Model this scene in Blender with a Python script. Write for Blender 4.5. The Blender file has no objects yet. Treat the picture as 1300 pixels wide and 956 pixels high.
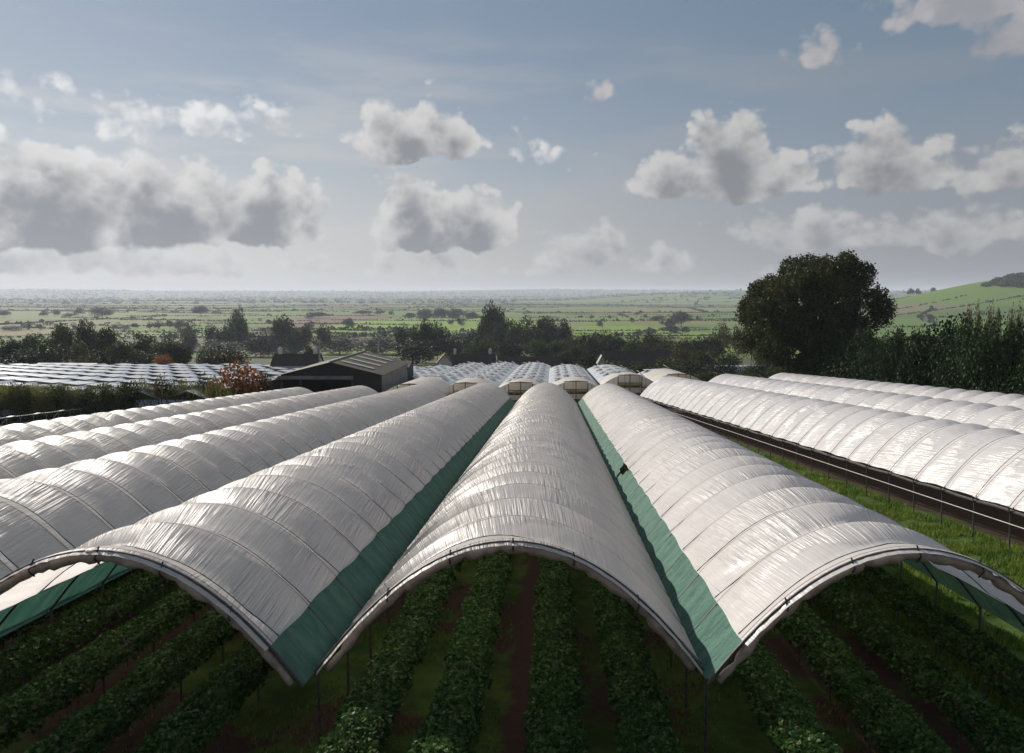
import bpy, math, random
import numpy as np
from mathutils import Vector, Matrix, noise as mnoise
C = bpy.context.scene
COL = C.collection
R = math.radians
random.seed(7)
rng = np.random.default_rng(11)

# ------------------------------------------------------------------ camera
F = 955.0            # focal length in pixels of the 1300 wide picture
CAMZ = 8.2
cam_d = bpy.data.cameras.new('camera')
cam = bpy.data.objects.new('camera', cam_d); COL.objects.link(cam)
cam_d.sensor_fit = 'HORIZONTAL'; cam_d.sensor_width = 36.0
cam_d.lens = F / 1300 * 36
cam_d.shift_y = -44.5 / 1300
cam_d.clip_start = 0.1; cam_d.clip_end = 60000
cam.location = (0, 0, CAMZ)
cam.rotation_euler = (R(90 - math.degrees(math.atan(61.5 / F))), 0, 0)
C.camera = cam

# ------------------------------------------------------------------ light
SUN_AZ, SUN_EL = -38.0, 27.0         # azimuth from +Y towards +X
sd = Vector((math.sin(R(SUN_AZ)) * math.cos(R(SUN_EL)), math.cos(R(SUN_AZ)) * math.cos(R(SUN_EL)), math.sin(R(SUN_EL))))
sun_d = bpy.data.lights.new('sun', 'SUN'); sun = bpy.data.objects.new('sun', sun_d); COL.objects.link(sun)
sun_d.energy = 4.8; sun_d.angle = R(0.6); sun_d.color = (1.0, 0.925, 0.83)
sun.rotation_euler = (-sd).to_track_quat('-Z', 'Y').to_euler()
C.view_settings.view_transform = 'Standard'; C.view_settings.look = 'None'
C.view_settings.exposure = 0.38; C.view_settings.gamma = 1.0
C.view_settings.use_curve_mapping = False
C.cycles.max_bounces = 6; C.cycles.diffuse_bounces = 3; C.cycles.glossy_bounces = 2
C.cycles.transparent_max_bounces = 12; C.cycles.transmission_bounces = 4; C.cycles.volume_bounces = 0
C.cycles.use_denoising = True
SKY_STRENGTH = 0.11

class NG:
    """small node-tree writer"""
    def __init__(s, tree): s.t = tree; s.n = tree.nodes; s.l = tree.links
    def node(s, typ, **kw):
        n = s.n.new(typ)
        for k, v in kw.items(): setattr(n, k, v)
        return n
    def put(s, sock, v):
        if isinstance(v, bpy.types.NodeSocket): s.l.new(v, sock)
        elif isinstance(v, (tuple, list)) and len(v) == 3 and sock.type == 'RGBA': sock.default_value = (*v, 1)
        else: sock.default_value = v
    def m(s, op, a, b=0.0, c=None, clamp=False):
        n = s.node('ShaderNodeMath', operation=op); n.use_clamp = clamp
        s.put(n.inputs[0], a); s.put(n.inputs[1], b)
        if c is not None: s.put(n.inputs[2], c)
        return n.outputs[0]
    def step(s, v, a, b, o0=0.0, o1=1.0):
        n = s.node('ShaderNodeMapRange', interpolation_type='SMOOTHSTEP')
        for i, x in enumerate((v, a, b, o0, o1)): s.put(n.inputs[i], x)
        return n.outputs[0]
    def lin(s, v, a, b, o0=0.0, o1=1.0):
        n = s.node('ShaderNodeMapRange')
        for i, x in enumerate((v, a, b, o0, o1)): s.put(n.inputs[i], x)
        return n.outputs[0]
    def mix(s, f, a, b, blend='MIX'):
        n = s.node('ShaderNodeMix', data_type='RGBA', blend_type=blend)
        s.put(n.inputs[0], f); s.put(n.inputs[6], a); s.put(n.inputs[7], b)
        return n.outputs[2]
    def noise(s, vec, scale, detail=3.0, rough=0.5, dim='3D'):
        n = s.node('ShaderNodeTexNoise', noise_dimensions=dim)
        if vec is not None: s.put(n.inputs['Vector'], vec)
        n.inputs['Scale'].default_value = scale; n.inputs['Detail'].default_value = detail
        n.inputs['Roughness'].default_value = rough
        return n
    def vec(s, x, y, z=0.0):
        n = s.node('ShaderNodeCombineXYZ')
        for i, v in enumerate((x, y, z)): s.put(n.inputs[i], v)
        return n.outputs[0]
    def sep(s, v):
        n = s.node('ShaderNodeSeparateXYZ'); s.put(n.inputs[0], v); return n.outputs
    def ramp(s, f, stops, interp='LINEAR'):
        n = s.node('ShaderNodeValToRGB'); s.put(n.inputs[0], f)
        e = n.color_ramp; e.interpolation = interp
        while len(e.elements) > 1: e.elements.remove(e.elements[-1])
        e.elements[0].position = stops[0][0]; e.elements[0].color = (*stops[0][1], 1)
        for p, c in stops[1:]:
            q = e.elements.new(p); q.color = (*c, 1)
        return n.outputs[0]

# ------------------------------------------------------------------ sky
world = bpy.data.worlds.new('World'); C.world = world; world.use_nodes = True
wt = world.node_tree; wt.nodes.clear(); g = NG(wt)
sky = g.node('ShaderNodeTexSky', sky_type='NISHITA'); sky.sun_disc = False
sky.sun_elevation = R(SUN_EL); sky.sun_rotation = R(SUN_AZ)
sky.air_density = 1.0; sky.dust_density = 0.6; sky.ozone_density = 1.0; sky.altitude = 50
tc = g.node('ShaderNodeTexCoord')
dx, dy, dz = g.sep(tc.outputs['Generated'])
AZM = 0.66
az0 = g.m('ARCTAN2', dx, dy)
az = g.m('PINGPONG', g.m('ADD', az0, AZM), 2 * AZM)          # 0..1.32, the frame spans .06 to 1.26
rxy = g.m('SQRT', g.m('ADD', g.m('MULTIPLY', dx, dx), g.m('MULTIPLY', dy, dy)))
V = g.m('DIVIDE', dz, g.m('MAXIMUM', rxy, 0.02))
VM = 0.45
def cpos(x, y):
    a = math.atan((x - 650) / F)
    return (a + AZM) / (2 * AZM), (372 - y) / F * math.cos(a) / VM
un = g.m('DIVIDE', az, 2 * AZM)
P = g.vec(az, V, 0.0)
n2 = g.noise(g.vec(g.m('ADD', az, 7.3), V), 7.0, 4.0, 0.5)
n2f = n2.outputs['Fac']
def field(da, dv, det):
    q = g.vec(g.m('ADD', az, da), g.m('MULTIPLY', g.m('ADD', V, dv), 1.12), 0.0)
    n = g.noise(q, 17.0, det, 0.55); c = g.sep(n.outputs['Color'])
    v = g.node('ShaderNodeTexVoronoi', feature='SMOOTH_F1'); v.inputs['Scale'].default_value = 30; v.inputs['Smoothness'].default_value = 0.5
    g.put(v.inputs['Vector'], g.vec(g.m('ADD', g.m('ADD', az, da), g.m('MULTIPLY', c[0], 0.05)), g.m('ADD', g.m('ADD', V, dv), g.m('MULTIPLY', c[1], 0.05))))
    v2 = g.node('ShaderNodeTexVoronoi', feature='F1'); v2.inputs['Scale'].default_value = 75
    g.put(v2.inputs['Vector'], g.vec(g.m('ADD', g.m('ADD', az, da), g.m('MULTIPLY', c[2], 0.03)), g.m('ADD', g.m('ADD', V, dv), g.m('MULTIPLY', c[0], 0.03))))
    f = g.m('MULTIPLY', g.m('SUBTRACT', n.outputs['Fac'], 0.485), 2.6)
    f = g.m('ADD', f, g.m('MULTIPLY', g.m('SUBTRACT', 0.50, v.outputs['Distance']), 1.15))
    f = g.m('ADD', f, g.m('MULTIPLY', g.m('SUBTRACT', 0.40, v2.outputs['Distance']), 0.45))
    return f, c
FA, nc = field(0.0, 0.0, 8.0)
FA = g.m('MULTIPLY', g.m('MINIMUM', FA, 0.8), 0.8)
FS, _c = field(-0.012, 0.020, 4.0)
unw = g.m('ADD', un, g.m('MULTIPLY', g.m('SUBTRACT', nc[1], 0.5), 0.018))
glow = g.step(un, 0.0, 1.0, 1.0, 0.0)                          # the sun stands to the left
glow2 = glow
skyc = sky.outputs['Color']
hs = g.node('ShaderNodeHueSaturation'); hs.inputs['Saturation'].default_value = 0.5; g.put(hs.inputs['Color'], skyc)
base = g.mix(1.0, hs.outputs[0], (SKY_STRENGTH,) * 3, 'MULTIPLY')
clear = g.mix(g.step(V, 0.40, 0.05), g.mix(glow, (0.102, 0.155, 0.215), (0.180, 0.235, 0.325)), g.mix(glow, (0.165, 0.200, 0.245), (0.34, 0.385, 0.43)))
base = g.mix(g.m('MULTIPLY', g.step(V, 1.0, 0.45), 0.93), base, clear)
# milky veil towards the horizon and high thin cloud
veilc = g.mix(glow2, (0.212, 0.218, 0.232), (0.54, 0.53, 0.51))
veil = g.step(V, 0.22, 0.0, 0.0, 0.97)
base = g.mix(veil, base, veilc)
cir = g.noise(g.vec(g.m('MULTIPLY', az, 1.0), g.m('MULTIPLY', V, 5.0), 3.1), 3.2, 6.0, 0.55)
cirf = g.m('MULTIPLY', g.step(cir.outputs['Fac'], 0.44, 0.68), g.m('MULTIPLY', g.step(V, 0.42, 0.2), g.lin(un, 0.0, 1.0, 0.62, 0.28)))
base = g.mix(cirf, base, veilc)
def cpx(x, y):
    a = math.atan((x - 650) / F); return a + AZM, (372 - y) / F * math.cos(a)
def layer(base, clouds, soft, bright, dark, amp=1.0, op=1.0):
    """cumulus heaps: (centre x, base y, half width, height) in picture units of the reference, flat below and billowing above"""
    env = None; envs = None
    for cx, by, rx, ry in clouds:
        u, v = cpx(cx, by - min(16, ry * 0.2)); ru = rx / F; rv = ry / F; K = rv / 0.040
        x = g.m('MULTIPLY', g.m('SUBTRACT', az, u), 1 / ru); dv = g.m('MULTIPLY', g.m('SUBTRACT', V, v), 1 / rv)
        x2 = g.m('MULTIPLY', x, x)
        y = g.m('MAXIMUM', dv, g.m('MULTIPLY', dv, -2.8)); yt = g.m('MAXIMUM', dv, 0.0)
        e = g.m('MULTIPLY', g.m('SUBTRACT', 1.0, g.m('SQRT', g.m('MULTIPLY_ADD', y, y, x2))), K)
        es = g.m('MULTIPLY', g.m('SUBTRACT', 1.0, g.m('SQRT', g.m('MULTIPLY_ADD', yt, yt, x2))), K)
        env = e if env is None else g.m('SMOOTH_MAX', env, e, 0.5); envs = es if envs is None else g.m('SMOOTH_MAX', envs, es, 1.6)
    dens = g.m('MULTIPLY_ADD', FA, amp, env); densS = g.m('MULTIPLY_ADD', FS, amp, g.m('SUBTRACT', envs, 0.45))
    al = g.m('MULTIPLY', g.step(dens, 0.0, soft), op)
    sh = g.step(densS, 1.5, -0.45)
    dk = g.mix(glow, dark, tuple(min(1, c * 1.3) for c in dark))
    br = g.mix(glow2, bright, tuple(min(1, c * 1.4) for c in bright))
    return g.mix(al, base, g.mix(sh, dk, br))
BR = (0.395, 0.392, 0.39); DK = (0.175, 0.182, 0.198)
base = layer(base, [(40, 345, 90, 42), (150, 342, 70, 36), (260, 346, 80, 34), (400, 344, 26, 22), (470, 342, 60, 22), (560, 340, 60, 26), (700, 336, 60, 34), (765, 334, 35, 42),
                    (840, 340, 60, 24), (950, 305, 60, 22), (1030, 318, 70, 48), (1110, 312, 60, 30), (1190, 316, 60, 34), (1290, 300, 70, 36), (600, 348, 320, 12)],
             0.5, (0.385, 0.385, 0.385), (0.185, 0.192, 0.21), 0.9, 0.9)
base = layer(base, [(70, 150, 55, 28), (150, 182, 70, 40), (265, 178, 85, 40), (360, 178, 50, 26), (210, 158, 30, 20), (110, 230, 200, 44), (690, 212, 26, 18)],
             0.9, (0.47, 0.47, 0.47), (0.34, 0.35, 0.37), 1.8, 0.9)
base = layer(base, [(1028, 92, 40, 36), (1082, 74, 24, 22), (764, 130, 18, 30), (1225, 30, 105, 70), (1320, 70, 70, 60)], 0.7, (0.36, 0.345, 0.35), (0.25, 0.25, 0.27), 1.3, 0.85)
base = layer(base, [(515, 200, 72, 66), (578, 200, 48, 58), (850, 246, 50, 48), (925, 246, 68, 82), (985, 248, 46, 46), (1108, 236, 52, 62), (1152, 238, 60, 48), (1215, 240, 60, 30), (1275, 238, 60, 46)],
             0.42, BR, DK)
base = layer(base, [(-70, 302, 90, 88), (60, 302, 130, 88), (215, 302, 100, 84), (335, 304, 68, 80), (400, 304, 34, 40), (532, 310, 66, 76), (605, 311, 60, 70)],
             0.42, BR, DK)
bg = g.node('ShaderNodeBackground'); g.put(bg.inputs['Color'], base); bg.inputs['Strength'].default_value = 1.0
wo = g.node('ShaderNodeOutputWorld'); wt.links.new(bg.outputs[0], wo.inputs[0])

# ------------------------------------------------------------------ helpers
def link(name, me, m=None, parent=None):
    o = bpy.data.objects.new(name, me); COL.objects.link(o)
    if m is not None and not me.materials: me.materials.append(m)
    if parent is not None: o.parent = parent
    return o
def empty(name, loc=(0, 0, 0), rz=0.0):
    o = bpy.data.objects.new(name, None); COL.objects.link(o); o.location = loc; o.rotation_euler = (0, 0, rz)
    o.empty_display_size = 0.3
    return o
def tag(o, label, cat, group=None, kind=None):
    if label: o['label'] = label
    if cat: o['category'] = cat
    if group: o['group'] = group
    if kind: o['kind'] = kind
    return o
def np_mesh(name, v, f, smooth=False, uv=None):
    """v (n,3) array, f (m,k) array of equal-sized faces"""
    v = np.asarray(v, dtype=np.float32); f = np.asarray(f, dtype=np.int32)
    me = bpy.data.meshes.new(name)
    me.vertices.add(len(v)); me.vertices.foreach_set('co', v.ravel())
    k = f.shape[1]
    me.loops.add(f.size); me.loops.foreach_set('vertex_index', f.ravel())
    me.polygons.add(len(f)); me.polygons.foreach_set('loop_start', np.arange(0, f.size, k, dtype=np.int32))
    me.update(calc_edges=True)
    if smooth: me.polygons.foreach_set('use_smooth', np.ones(len(f), dtype=bool))
    if uv is not None:
        l = me.uv_layers.new(name='UVMap'); l.data.foreach_set('uv', np.asarray(uv, dtype=np.float32)[f.ravel()].ravel())
    me.validate()
    return me
class MB:
    """collects boxes, tubes, prisms into one mesh"""
    def __init__(s): s.v = []; s.f = []
    def add(s, vs, fs):
        b = len(s.v); s.v += [tuple(p) for p in vs]; s.f += [tuple(b + i for i in q) for q in fs]
    def box(s, c, d, rz=0.0):
        x, y, z = (q / 2 for q in d); cs, sn = math.cos(rz), math.sin(rz)
        vs = []
        for k in (-1, 1):
            for i, j in ((-1, -1), (1, -1), (1, 1), (-1, 1)):
                a, b = i * x, j * y
                vs.append((c[0] + a * cs - b * sn, c[1] + a * sn + b * cs, c[2] + k * z))
        s.add(vs, [(0, 3, 2, 1), (4, 5, 6, 7), (0, 1, 5, 4), (1, 2, 6, 5), (2, 3, 7, 6), (3, 0, 4, 7)])
    def tube(s, pts, rad, n=6, cap=True):
        pts = [Vector(p) for p in pts]; rs = rad if hasattr(rad, '__len__') else [rad] * len(pts)
        b = len(s.v); up = Vector((0, 0, 1))
        for i, p in enumerate(pts):
            t = (pts[min(i + 1, len(pts) - 1)] - pts[max(i - 1, 0)]).normalized()
            a = t.cross(up)
            if a.length < 0.05: a = t.cross(Vector((1, 0, 0)))
            a.normalize(); c = a.cross(t)
            for k in range(n):
                th = 2 * math.pi * k / n
                s.v.append(tuple(p + (a * math.cos(th) + c * math.sin(th)) * rs[i]))
        for i in range(len(pts) - 1):
            for k in range(n):
                q = (k + 1) % n
                s.f.append((b + i * n + k, b + i * n + q, b + (i + 1) * n + q, b + (i + 1) * n + k))
        if cap:
            s.f.append(tuple(b + k for k in range(n))[::-1])
            s.f.append(tuple(b + (len(pts) - 1) * n + k for k in range(n)))
    def slab(s, quad, th):
        """a plate: quad of 4 points, thickness th along its normal"""
        q = [Vector(p) for p in quad]; nn = (q[1] - q[0]).cross(q[3] - q[0]).normalized() * th
        vs = q + [p - nn for p in q]
        s.add(vs, [(0, 1, 2, 3), (7, 6, 5, 4), (0, 4, 5, 1), (1, 5, 6, 2), (2, 6, 7, 3), (3, 7, 4, 0)])
    def build(s, name, m, parent=None, smooth=False):
        me = bpy.data.meshes.new(name); me.from_pydata(s.v, [], s.f); me.update()
        if smooth: me.polygons.foreach_set('use_smooth', np.ones(len(me.polygons), dtype=bool))
        return link(name, me, m, parent)

def new_mat(name):
    m = bpy.data.materials.new(name); m.use_nodes = True; m.node_tree.nodes.clear()
    g = NG(m.node_tree); out = g.node('ShaderNodeOutputMaterial')
    return m, g, out
def mat(name, c1, c2=None, rough=0.7, scale=3.0, spec=0.3, metal=0.0, bump=0.0, bscale=None, detail=5.0, coord='Object', lo=0.35, hi=0.65):
    m, g, out = new_mat(name)
    p = g.node('ShaderNodeBsdfPrincipled')
    t = g.node('ShaderNodeTexCoord'); n = g.noise(t.outputs[coord], scale, detail, 0.6)
    if c2 is None: c2 = tuple(c * 0.8 for c in c1)
    g.put(p.inputs['Base Color'], g.mix(g.step(n.outputs['Fac'], lo, hi), c1, c2))
    p.inputs['Roughness'].default_value = rough; p.inputs['Metallic'].default_value = metal
    p.inputs['Specular IOR Level'].default_value = spec
    if bump:
        b = g.node('ShaderNodeBump'); b.inputs['Strength'].default_value = 1.0; b.inputs['Distance'].default_value = bump
        n2 = g.noise(t.outputs[coord], bscale or scale * 4, 4.0); g.put(b.inputs['Height'], n2.outputs['Fac']); g.put(p.inputs['Normal'], b.outputs[0])
    g.l.new(p.outputs[0], out.inputs[0])
    return m
def leaf_mat(name, c1, c2, c3=None, scale=0.5, trans=0.3, rough=0.6, objrand=0.25):
    """foliage: clumps of differing leaf colour, thin leaves that pass some light"""
    m, g, out = new_mat(name)
    t = g.node('ShaderNodeTexCoord'); oi = g.node('ShaderNodeObjectInfo'); ge = g.node('ShaderNodeNewGeometry')
    off = g.vec(g.m('MULTIPLY', oi.outputs['Random'], 37.0), 0.0, 0.0)
    va = g.node('ShaderNodeVectorMath', operation='ADD'); g.put(va.inputs[0], t.outputs['Object']); g.put(va.inputs[1], off)
    n = g.noise(va.outputs[0], scale, 3.0)
    col = g.mix(g.step(n.outputs['Fac'], 0.38, 0.62), c1, c2)
    if c3 is not None: col = g.mix(g.step(ge.outputs['Random Per Island'], 0.62, 1.0, 0.0, 0.8), col, c3)
    k = g.m('ADD', 1 - objrand, g.m('MULTIPLY', oi.outputs['Random'], 2 * objrand))
    k = g.m('MULTIPLY', k, g.m('ADD', 0.7, g.m('MULTIPLY', ge.outputs['Random Per Island'], 0.6)))
    vm = g.node('ShaderNodeVectorMath', operation='SCALE'); g.put(vm.inputs[0], col); g.put(vm.inputs['Scale'], k)
    d = g.node('ShaderNodeBsdfPrincipled'); g.put(d.inputs['Base Color'], vm.outputs[0]); d.inputs['Roughness'].default_value = rough
    d.inputs['Specular IOR Level'].default_value = 0.08
    tr = g.node('ShaderNodeBsdfTranslucent'); g.put(tr.inputs['Color'], vm.outputs[0])
    mx = g.node('ShaderNodeMixShader'); mx.inputs[0].default_value = trans
    g.l.new(d.outputs[0], mx.inputs[1]); g.l.new(tr.outputs[0], mx.inputs[2]); g.l.new(mx.outputs[0], out.inputs[0])
    return m

ONES = ['', 'first', 'second', 'third', 'fourth', 'fifth', 'sixth', 'seventh', 'eighth', 'ninth', 'tenth', 'eleventh', 'twelfth', 'thirteenth', 'fourteenth', 'fifteenth', 'sixteenth', 'seventeenth', 'eighteenth', 'nineteenth']
def nth(n):
    if n < 20: return ONES[n]
    t = {2: 'twenty', 3: 'thirty', 4: 'forty', 5: 'fifty'}[n // 10]
    return t + '-' + ONES[n % 10] if n % 10 else t[:-1] + 'ieth'
# ---- materials
def film_mat(name, col, rough=0.34, trans=0.40, wrinkle=1.0, tint=(0.60, 0.56, 0.53)):
    m, g, out = new_mat(name)
    uv = g.node('ShaderNodeUVMap'); uv.uv_map = 'UVMap'
    u, v, _ = g.sep(uv.outputs[0])
    oi = g.node('ShaderNodeObjectInfo'); rnd = g.m('MULTIPLY', oi.outputs['Random'], 53.0)
    # fine lengthwise wrinkles, stronger in some panels
    sk = g.m('ADD', v, g.m('MULTIPLY', u, 0.12))
    wa = g.noise(g.vec(g.m('MULTIPLY', u, 0.42), g.m('MULTIPLY', sk, 9.5), rnd), 1.0, 2.5, 0.55)
    wb = g.noise(g.vec(g.m('MULTIPLY', u, 0.8), g.m('MULTIPLY', sk, 27.0), rnd), 1.0, 2.0, 0.5)
    pn = g.noise(g.vec(g.m('MULTIPLY', u, 0.5), g.m('MULTIPLY', v, 0.45), rnd), 1.0, 2.0)
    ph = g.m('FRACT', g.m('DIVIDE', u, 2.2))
    wm = g.m('ADD', 0.42, g.m('MULTIPLY', g.step(pn.outputs['Fac'], 0.42, 0.62), 1.15))
    h = g.m('ADD', g.m('MULTIPLY', wa.outputs['Fac'], 0.052), g.m('MULTIPLY', wb.outputs['Fac'], 0.018))
    h = g.m('MULTIPLY', g.m('MULTIPLY', h, wm), wrinkle)
    soft = g.noise(g.vec(g.m('MULTIPLY', u, 0.9), g.m('MULTIPLY', v, 0.7), rnd), 1.0, 3.0)
    h = g.m('ADD', h, g.m('MULTIPLY', soft.outputs['Fac'], 0.05 * wrinkle))
    b = g.node('ShaderNodeBump'); b.inputs['Strength'].default_value = 1.0; b.inputs['Distance'].default_value = 1.0
    g.put(b.inputs['Height'], h)
    # grime in patches and where film rubs on hoops, with hoop shadow painted in
    hoop_dist = g.m('MINIMUM', ph, g.m('SUBTRACT', 1.0, ph))
    sl = g.step(hoop_dist, 0.01, 0.03, 0.5, 0.0)
    dn = g.noise(g.vec(g.m('MULTIPLY', u, 0.35), g.m('MULTIPLY', v, 1.2), rnd), 1.0, 5.0, 0.65)
    dirt_hoop_shade = g.m('MAXIMUM', sl, g.step(dn.outputs['Fac'], 0.48, 0.80, 0.0, 0.45))
    c = g.mix(dirt_hoop_shade, col, tint)
    c = g.mix(g.step(hoop_dist, 0.005, 0.014, 0.9, 0.0), c, (0.26, 0.24, 0.225))  # dark line painted for the hoop's shadow showing through the film
    p = g.node('ShaderNodeBsdfPrincipled'); g.put(p.inputs['Base Color'], c)
    g.put(p.inputs['Roughness'], g.lin(pn.outputs['Fac'], 0.3, 0.7, rough - 0.07, rough + 0.10)); p.inputs['Specular IOR Level'].default_value = 0.45
    g.put(p.inputs['Normal'], b.outputs[0])
    tr = g.node('ShaderNodeBsdfTranslucent'); g.put(tr.inputs['Color'], c); g.put(tr.inputs['Normal'], b.outputs[0])
    mx = g.node('ShaderNodeMixShader'); mx.inputs[0].default_value = trans
    g.l.new(p.outputs[0], mx.inputs[1]); g.l.new(tr.outputs[0], mx.inputs[2]); g.l.new(mx.outputs[0], out.inputs[0])
    return m
def net_mat():
    m, g, out = new_mat('green_net')
    uv = g.node('ShaderNodeUVMap'); uv.uv_map = 'UVMap'
    u, v, _ = g.sep(uv.outputs[0])
    n = g.noise(g.vec(g.m('MULTIPLY', u, 2.6), g.m('MULTIPLY', v, 1.1)), 1.0, 5.0, 0.65)
    c = g.mix(g.step(n.outputs['Fac'], 0.35, 0.68), (0.045, 0.145, 0.105), (0.095, 0.215, 0.165))
    p = g.node('ShaderNodeBsdfPrincipled'); g.put(p.inputs['Base Color'], c); p.inputs['Roughness'].default_value = 0.8
    b = g.node('ShaderNodeBump'); b.inputs['Distance'].default_value = 0.16; g.put(b.inputs['Height'], n.outputs['Fac']); g.put(p.inputs['Normal'], b.outputs[0])
    tr = g.node('ShaderNodeBsdfTranslucent'); g.put(tr.inputs['Color'], c)
    mx = g.node('ShaderNodeMixShader'); mx.inputs[0].default_value = 0.25
    g.l.new(p.outputs[0], mx.inputs[1]); g.l.new(tr.outputs[0], mx.inputs[2])
    tp = g.node('ShaderNodeBsdfTransparent')
    m2 = g.node('ShaderNodeMixShader'); m2.inputs[0].default_value = 0.14
    g.l.new(mx.outputs[0], m2.inputs[1]); g.l.new(tp.outputs[0], m2.inputs[2]); g.l.new(m2.outputs[0], out.inputs[0])
    return m
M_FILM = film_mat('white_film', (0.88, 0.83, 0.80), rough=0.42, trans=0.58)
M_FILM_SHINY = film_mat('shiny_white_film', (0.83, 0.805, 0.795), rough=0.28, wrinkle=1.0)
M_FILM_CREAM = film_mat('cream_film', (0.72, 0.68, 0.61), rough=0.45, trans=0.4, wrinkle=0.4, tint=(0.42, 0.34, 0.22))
M_ROLL = mat('rolled_film', (0.36, 0.28, 0.235), (0.22, 0.165, 0.14), 0.55, 3.0, bump=0.03, bscale=9)
M_NET = net_mat()
M_STEEL = mat('galvanised_steel', (0.30, 0.30, 0.30), (0.20, 0.19, 0.18), 0.5, 6.0, metal=0.5)
M_DARKSTEEL = mat('dark_steel', (0.07, 0.065, 0.06), (0.035, 0.033, 0.03), 0.6, 5.0)
M_ROPE = mat('rope', (0.05, 0.047, 0.045), (0.03, 0.03, 0.03), 0.9, 20)
M_PIPE = mat('pale_pipe', (0.34, 0.32, 0.30), (0.24, 0.22, 0.2), 0.5, 4)
M_GUTTER = mat('growing_trough', (0.25, 0.23, 0.21), (0.14, 0.11, 0.09), 0.7, 5)
M_BERRY = leaf_mat('strawberry_leaf', (0.022, 0.055, 0.012), (0.038, 0.085, 0.018), (0.095, 0.14, 0.045), 1.6, 0.3, 0.45, 0.05)
M_BARK = mat('bark', (0.07, 0.055, 0.042), (0.035, 0.028, 0.022), 0.9, 6)
M_LEAF_DARK = leaf_mat('dark_leaf', (0.012, 0.024, 0.008), (0.020, 0.034, 0.010), (0.030, 0.046, 0.013), 0.25, 0.14)
M_LEAF_GREEN = leaf_mat('green_leaf', (0.024, 0.046, 0.010), (0.046, 0.066, 0.014), (0.066, 0.076, 0.018), 0.25, 0.2)
M_LEAF_OLIVE = leaf_mat('olive_leaf', (0.045, 0.052, 0.017), (0.072, 0.066, 0.022), (0.09, 0.078, 0.025), 0.25, 0.22)
M_LEAF_OAK = leaf_mat('oak_leaf', (0.018, 0.034, 0.009), (0.038, 0.044, 0.012), (0.066, 0.058, 0.016), 0.18, 0.2)
M_LEAF_RED = leaf_mat('autumn_leaf', (0.20, 0.055, 0.018), (0.26, 0.10, 0.03), (0.12, 0.09, 0.03), 0.7, 0.35)
M_LEAF_POPLAR = leaf_mat('poplar_leaf', (0.08, 0.085, 0.025), (0.13, 0.11, 0.035), (0.05, 0.06, 0.02), 0.4, 0.3)
M_LEAF_CONIFER = leaf_mat('conifer_leaf', (0.012, 0.027, 0.009), (0.020, 0.042, 0.012), (0.034, 0.062, 0.016), 0.3, 0.12)
M_LEAF_FAR = leaf_mat('far_leaf', (0.020, 0.030, 0.014), (0.034, 0.040, 0.018), None, 0.02, 0.08)
M_CROP = leaf_mat('crop_leaf', (0.010, 0.018, 0.008), (0.020, 0.028, 0.012), None, 0.4, 0.1)
M_GRASS = leaf_mat('grass_blade', (0.060, 0.120, 0.014), (0.125, 0.180, 0.022), (0.15, 0.16, 0.045), 0.9, 0.35)
M_REED = leaf_mat('tall_grass', (0.11, 0.11, 0.035), (0.16, 0.14, 0.05), (0.08, 0.12, 0.03), 0.6, 0.35)

# ------------------------------------------------------------------ terrain
def smooth01(t): t = np.clip(t, 0, 1); return t * t * (3 - 2 * t)
PY = np.array([-400, -80, 0, 100, 190, 300, 450, 620, 720, 60000.0])
PZ = np.array([20, 5.5, 0, -8.06, -14.1, -22, -33, -43.8, -45, -45])
def gz(x, y):
    x = np.asarray(x, dtype=float); y = np.asarray(y, dtype=float)
    z = np.interp(y, PY, PZ)
    near = 1 - smooth01((y - 130) / 60)
    z = z - 0.02 * np.clip(-9 - (x - 0.0545 * y), 0, 40) * near
    xr = x + 0.063 * y
    z = z + (0.0136 * np.clip(y, -30, 150) - 0.36) * smooth01((xr - 14) / 6) * (1 - smooth01((y - 110) / 90))
    # hill to the right with its woodland, low ridge, far hills
    z = z + 88 * np.exp(-((x - 1185) / 215) ** 2 / 2 - ((y - 1650) / 300) ** 2 / 2)
    z = z + 16 * np.exp(-((x - 1060) / 330) ** 2 / 2 - ((y - 1250) / 300) ** 2 / 2)
    z = z + 74 * smooth01((x - 300) / 900) * np.exp(-((y - 5600) / 620) ** 2 / 2) * (0.9 + 0.1 * np.sin(x / 230.0))
    far = smooth01((y - 7000) / 5000)
    hn = 9 * np.sin(x / 1430.0 + 0.6) + 6 * np.sin(x / 611.0 + y / 900.0) + 3 * np.sin(x / 260.0 + 2 + y / 400.0)
    z = z + far * (88 + hn * 1.5)
    z = z + smooth01((y - 6600) / 600) * (6 + 5 * np.sin(x / 480.0 + y / 500.0)) * (1 - 0.5 * far)
    return z
def gz1(x, y): return float(gz(x, y))
rows = np.concatenate([np.linspace(-120, 210, 134), np.geomspace(213, 15000, 210)])
us = np.linspace(-1.35, 1.35, 261)
YY = np.repeat(rows[:, None], len(us), 1); XX = us[None, :] * (YY + 170)
ZZ = gz(XX, YY)
V_ = np.stack([XX, YY, ZZ], -1).reshape(-1, 3)
nr, ncl = len(rows), len(us)
idx = np.arange(nr * ncl).reshape(nr, ncl)
Fc = np.stack([idx[:-1, :-1], idx[:-1, 1:], idx[1:, 1:], idx[1:, :-1]], -1).reshape(-1, 4)
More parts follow.
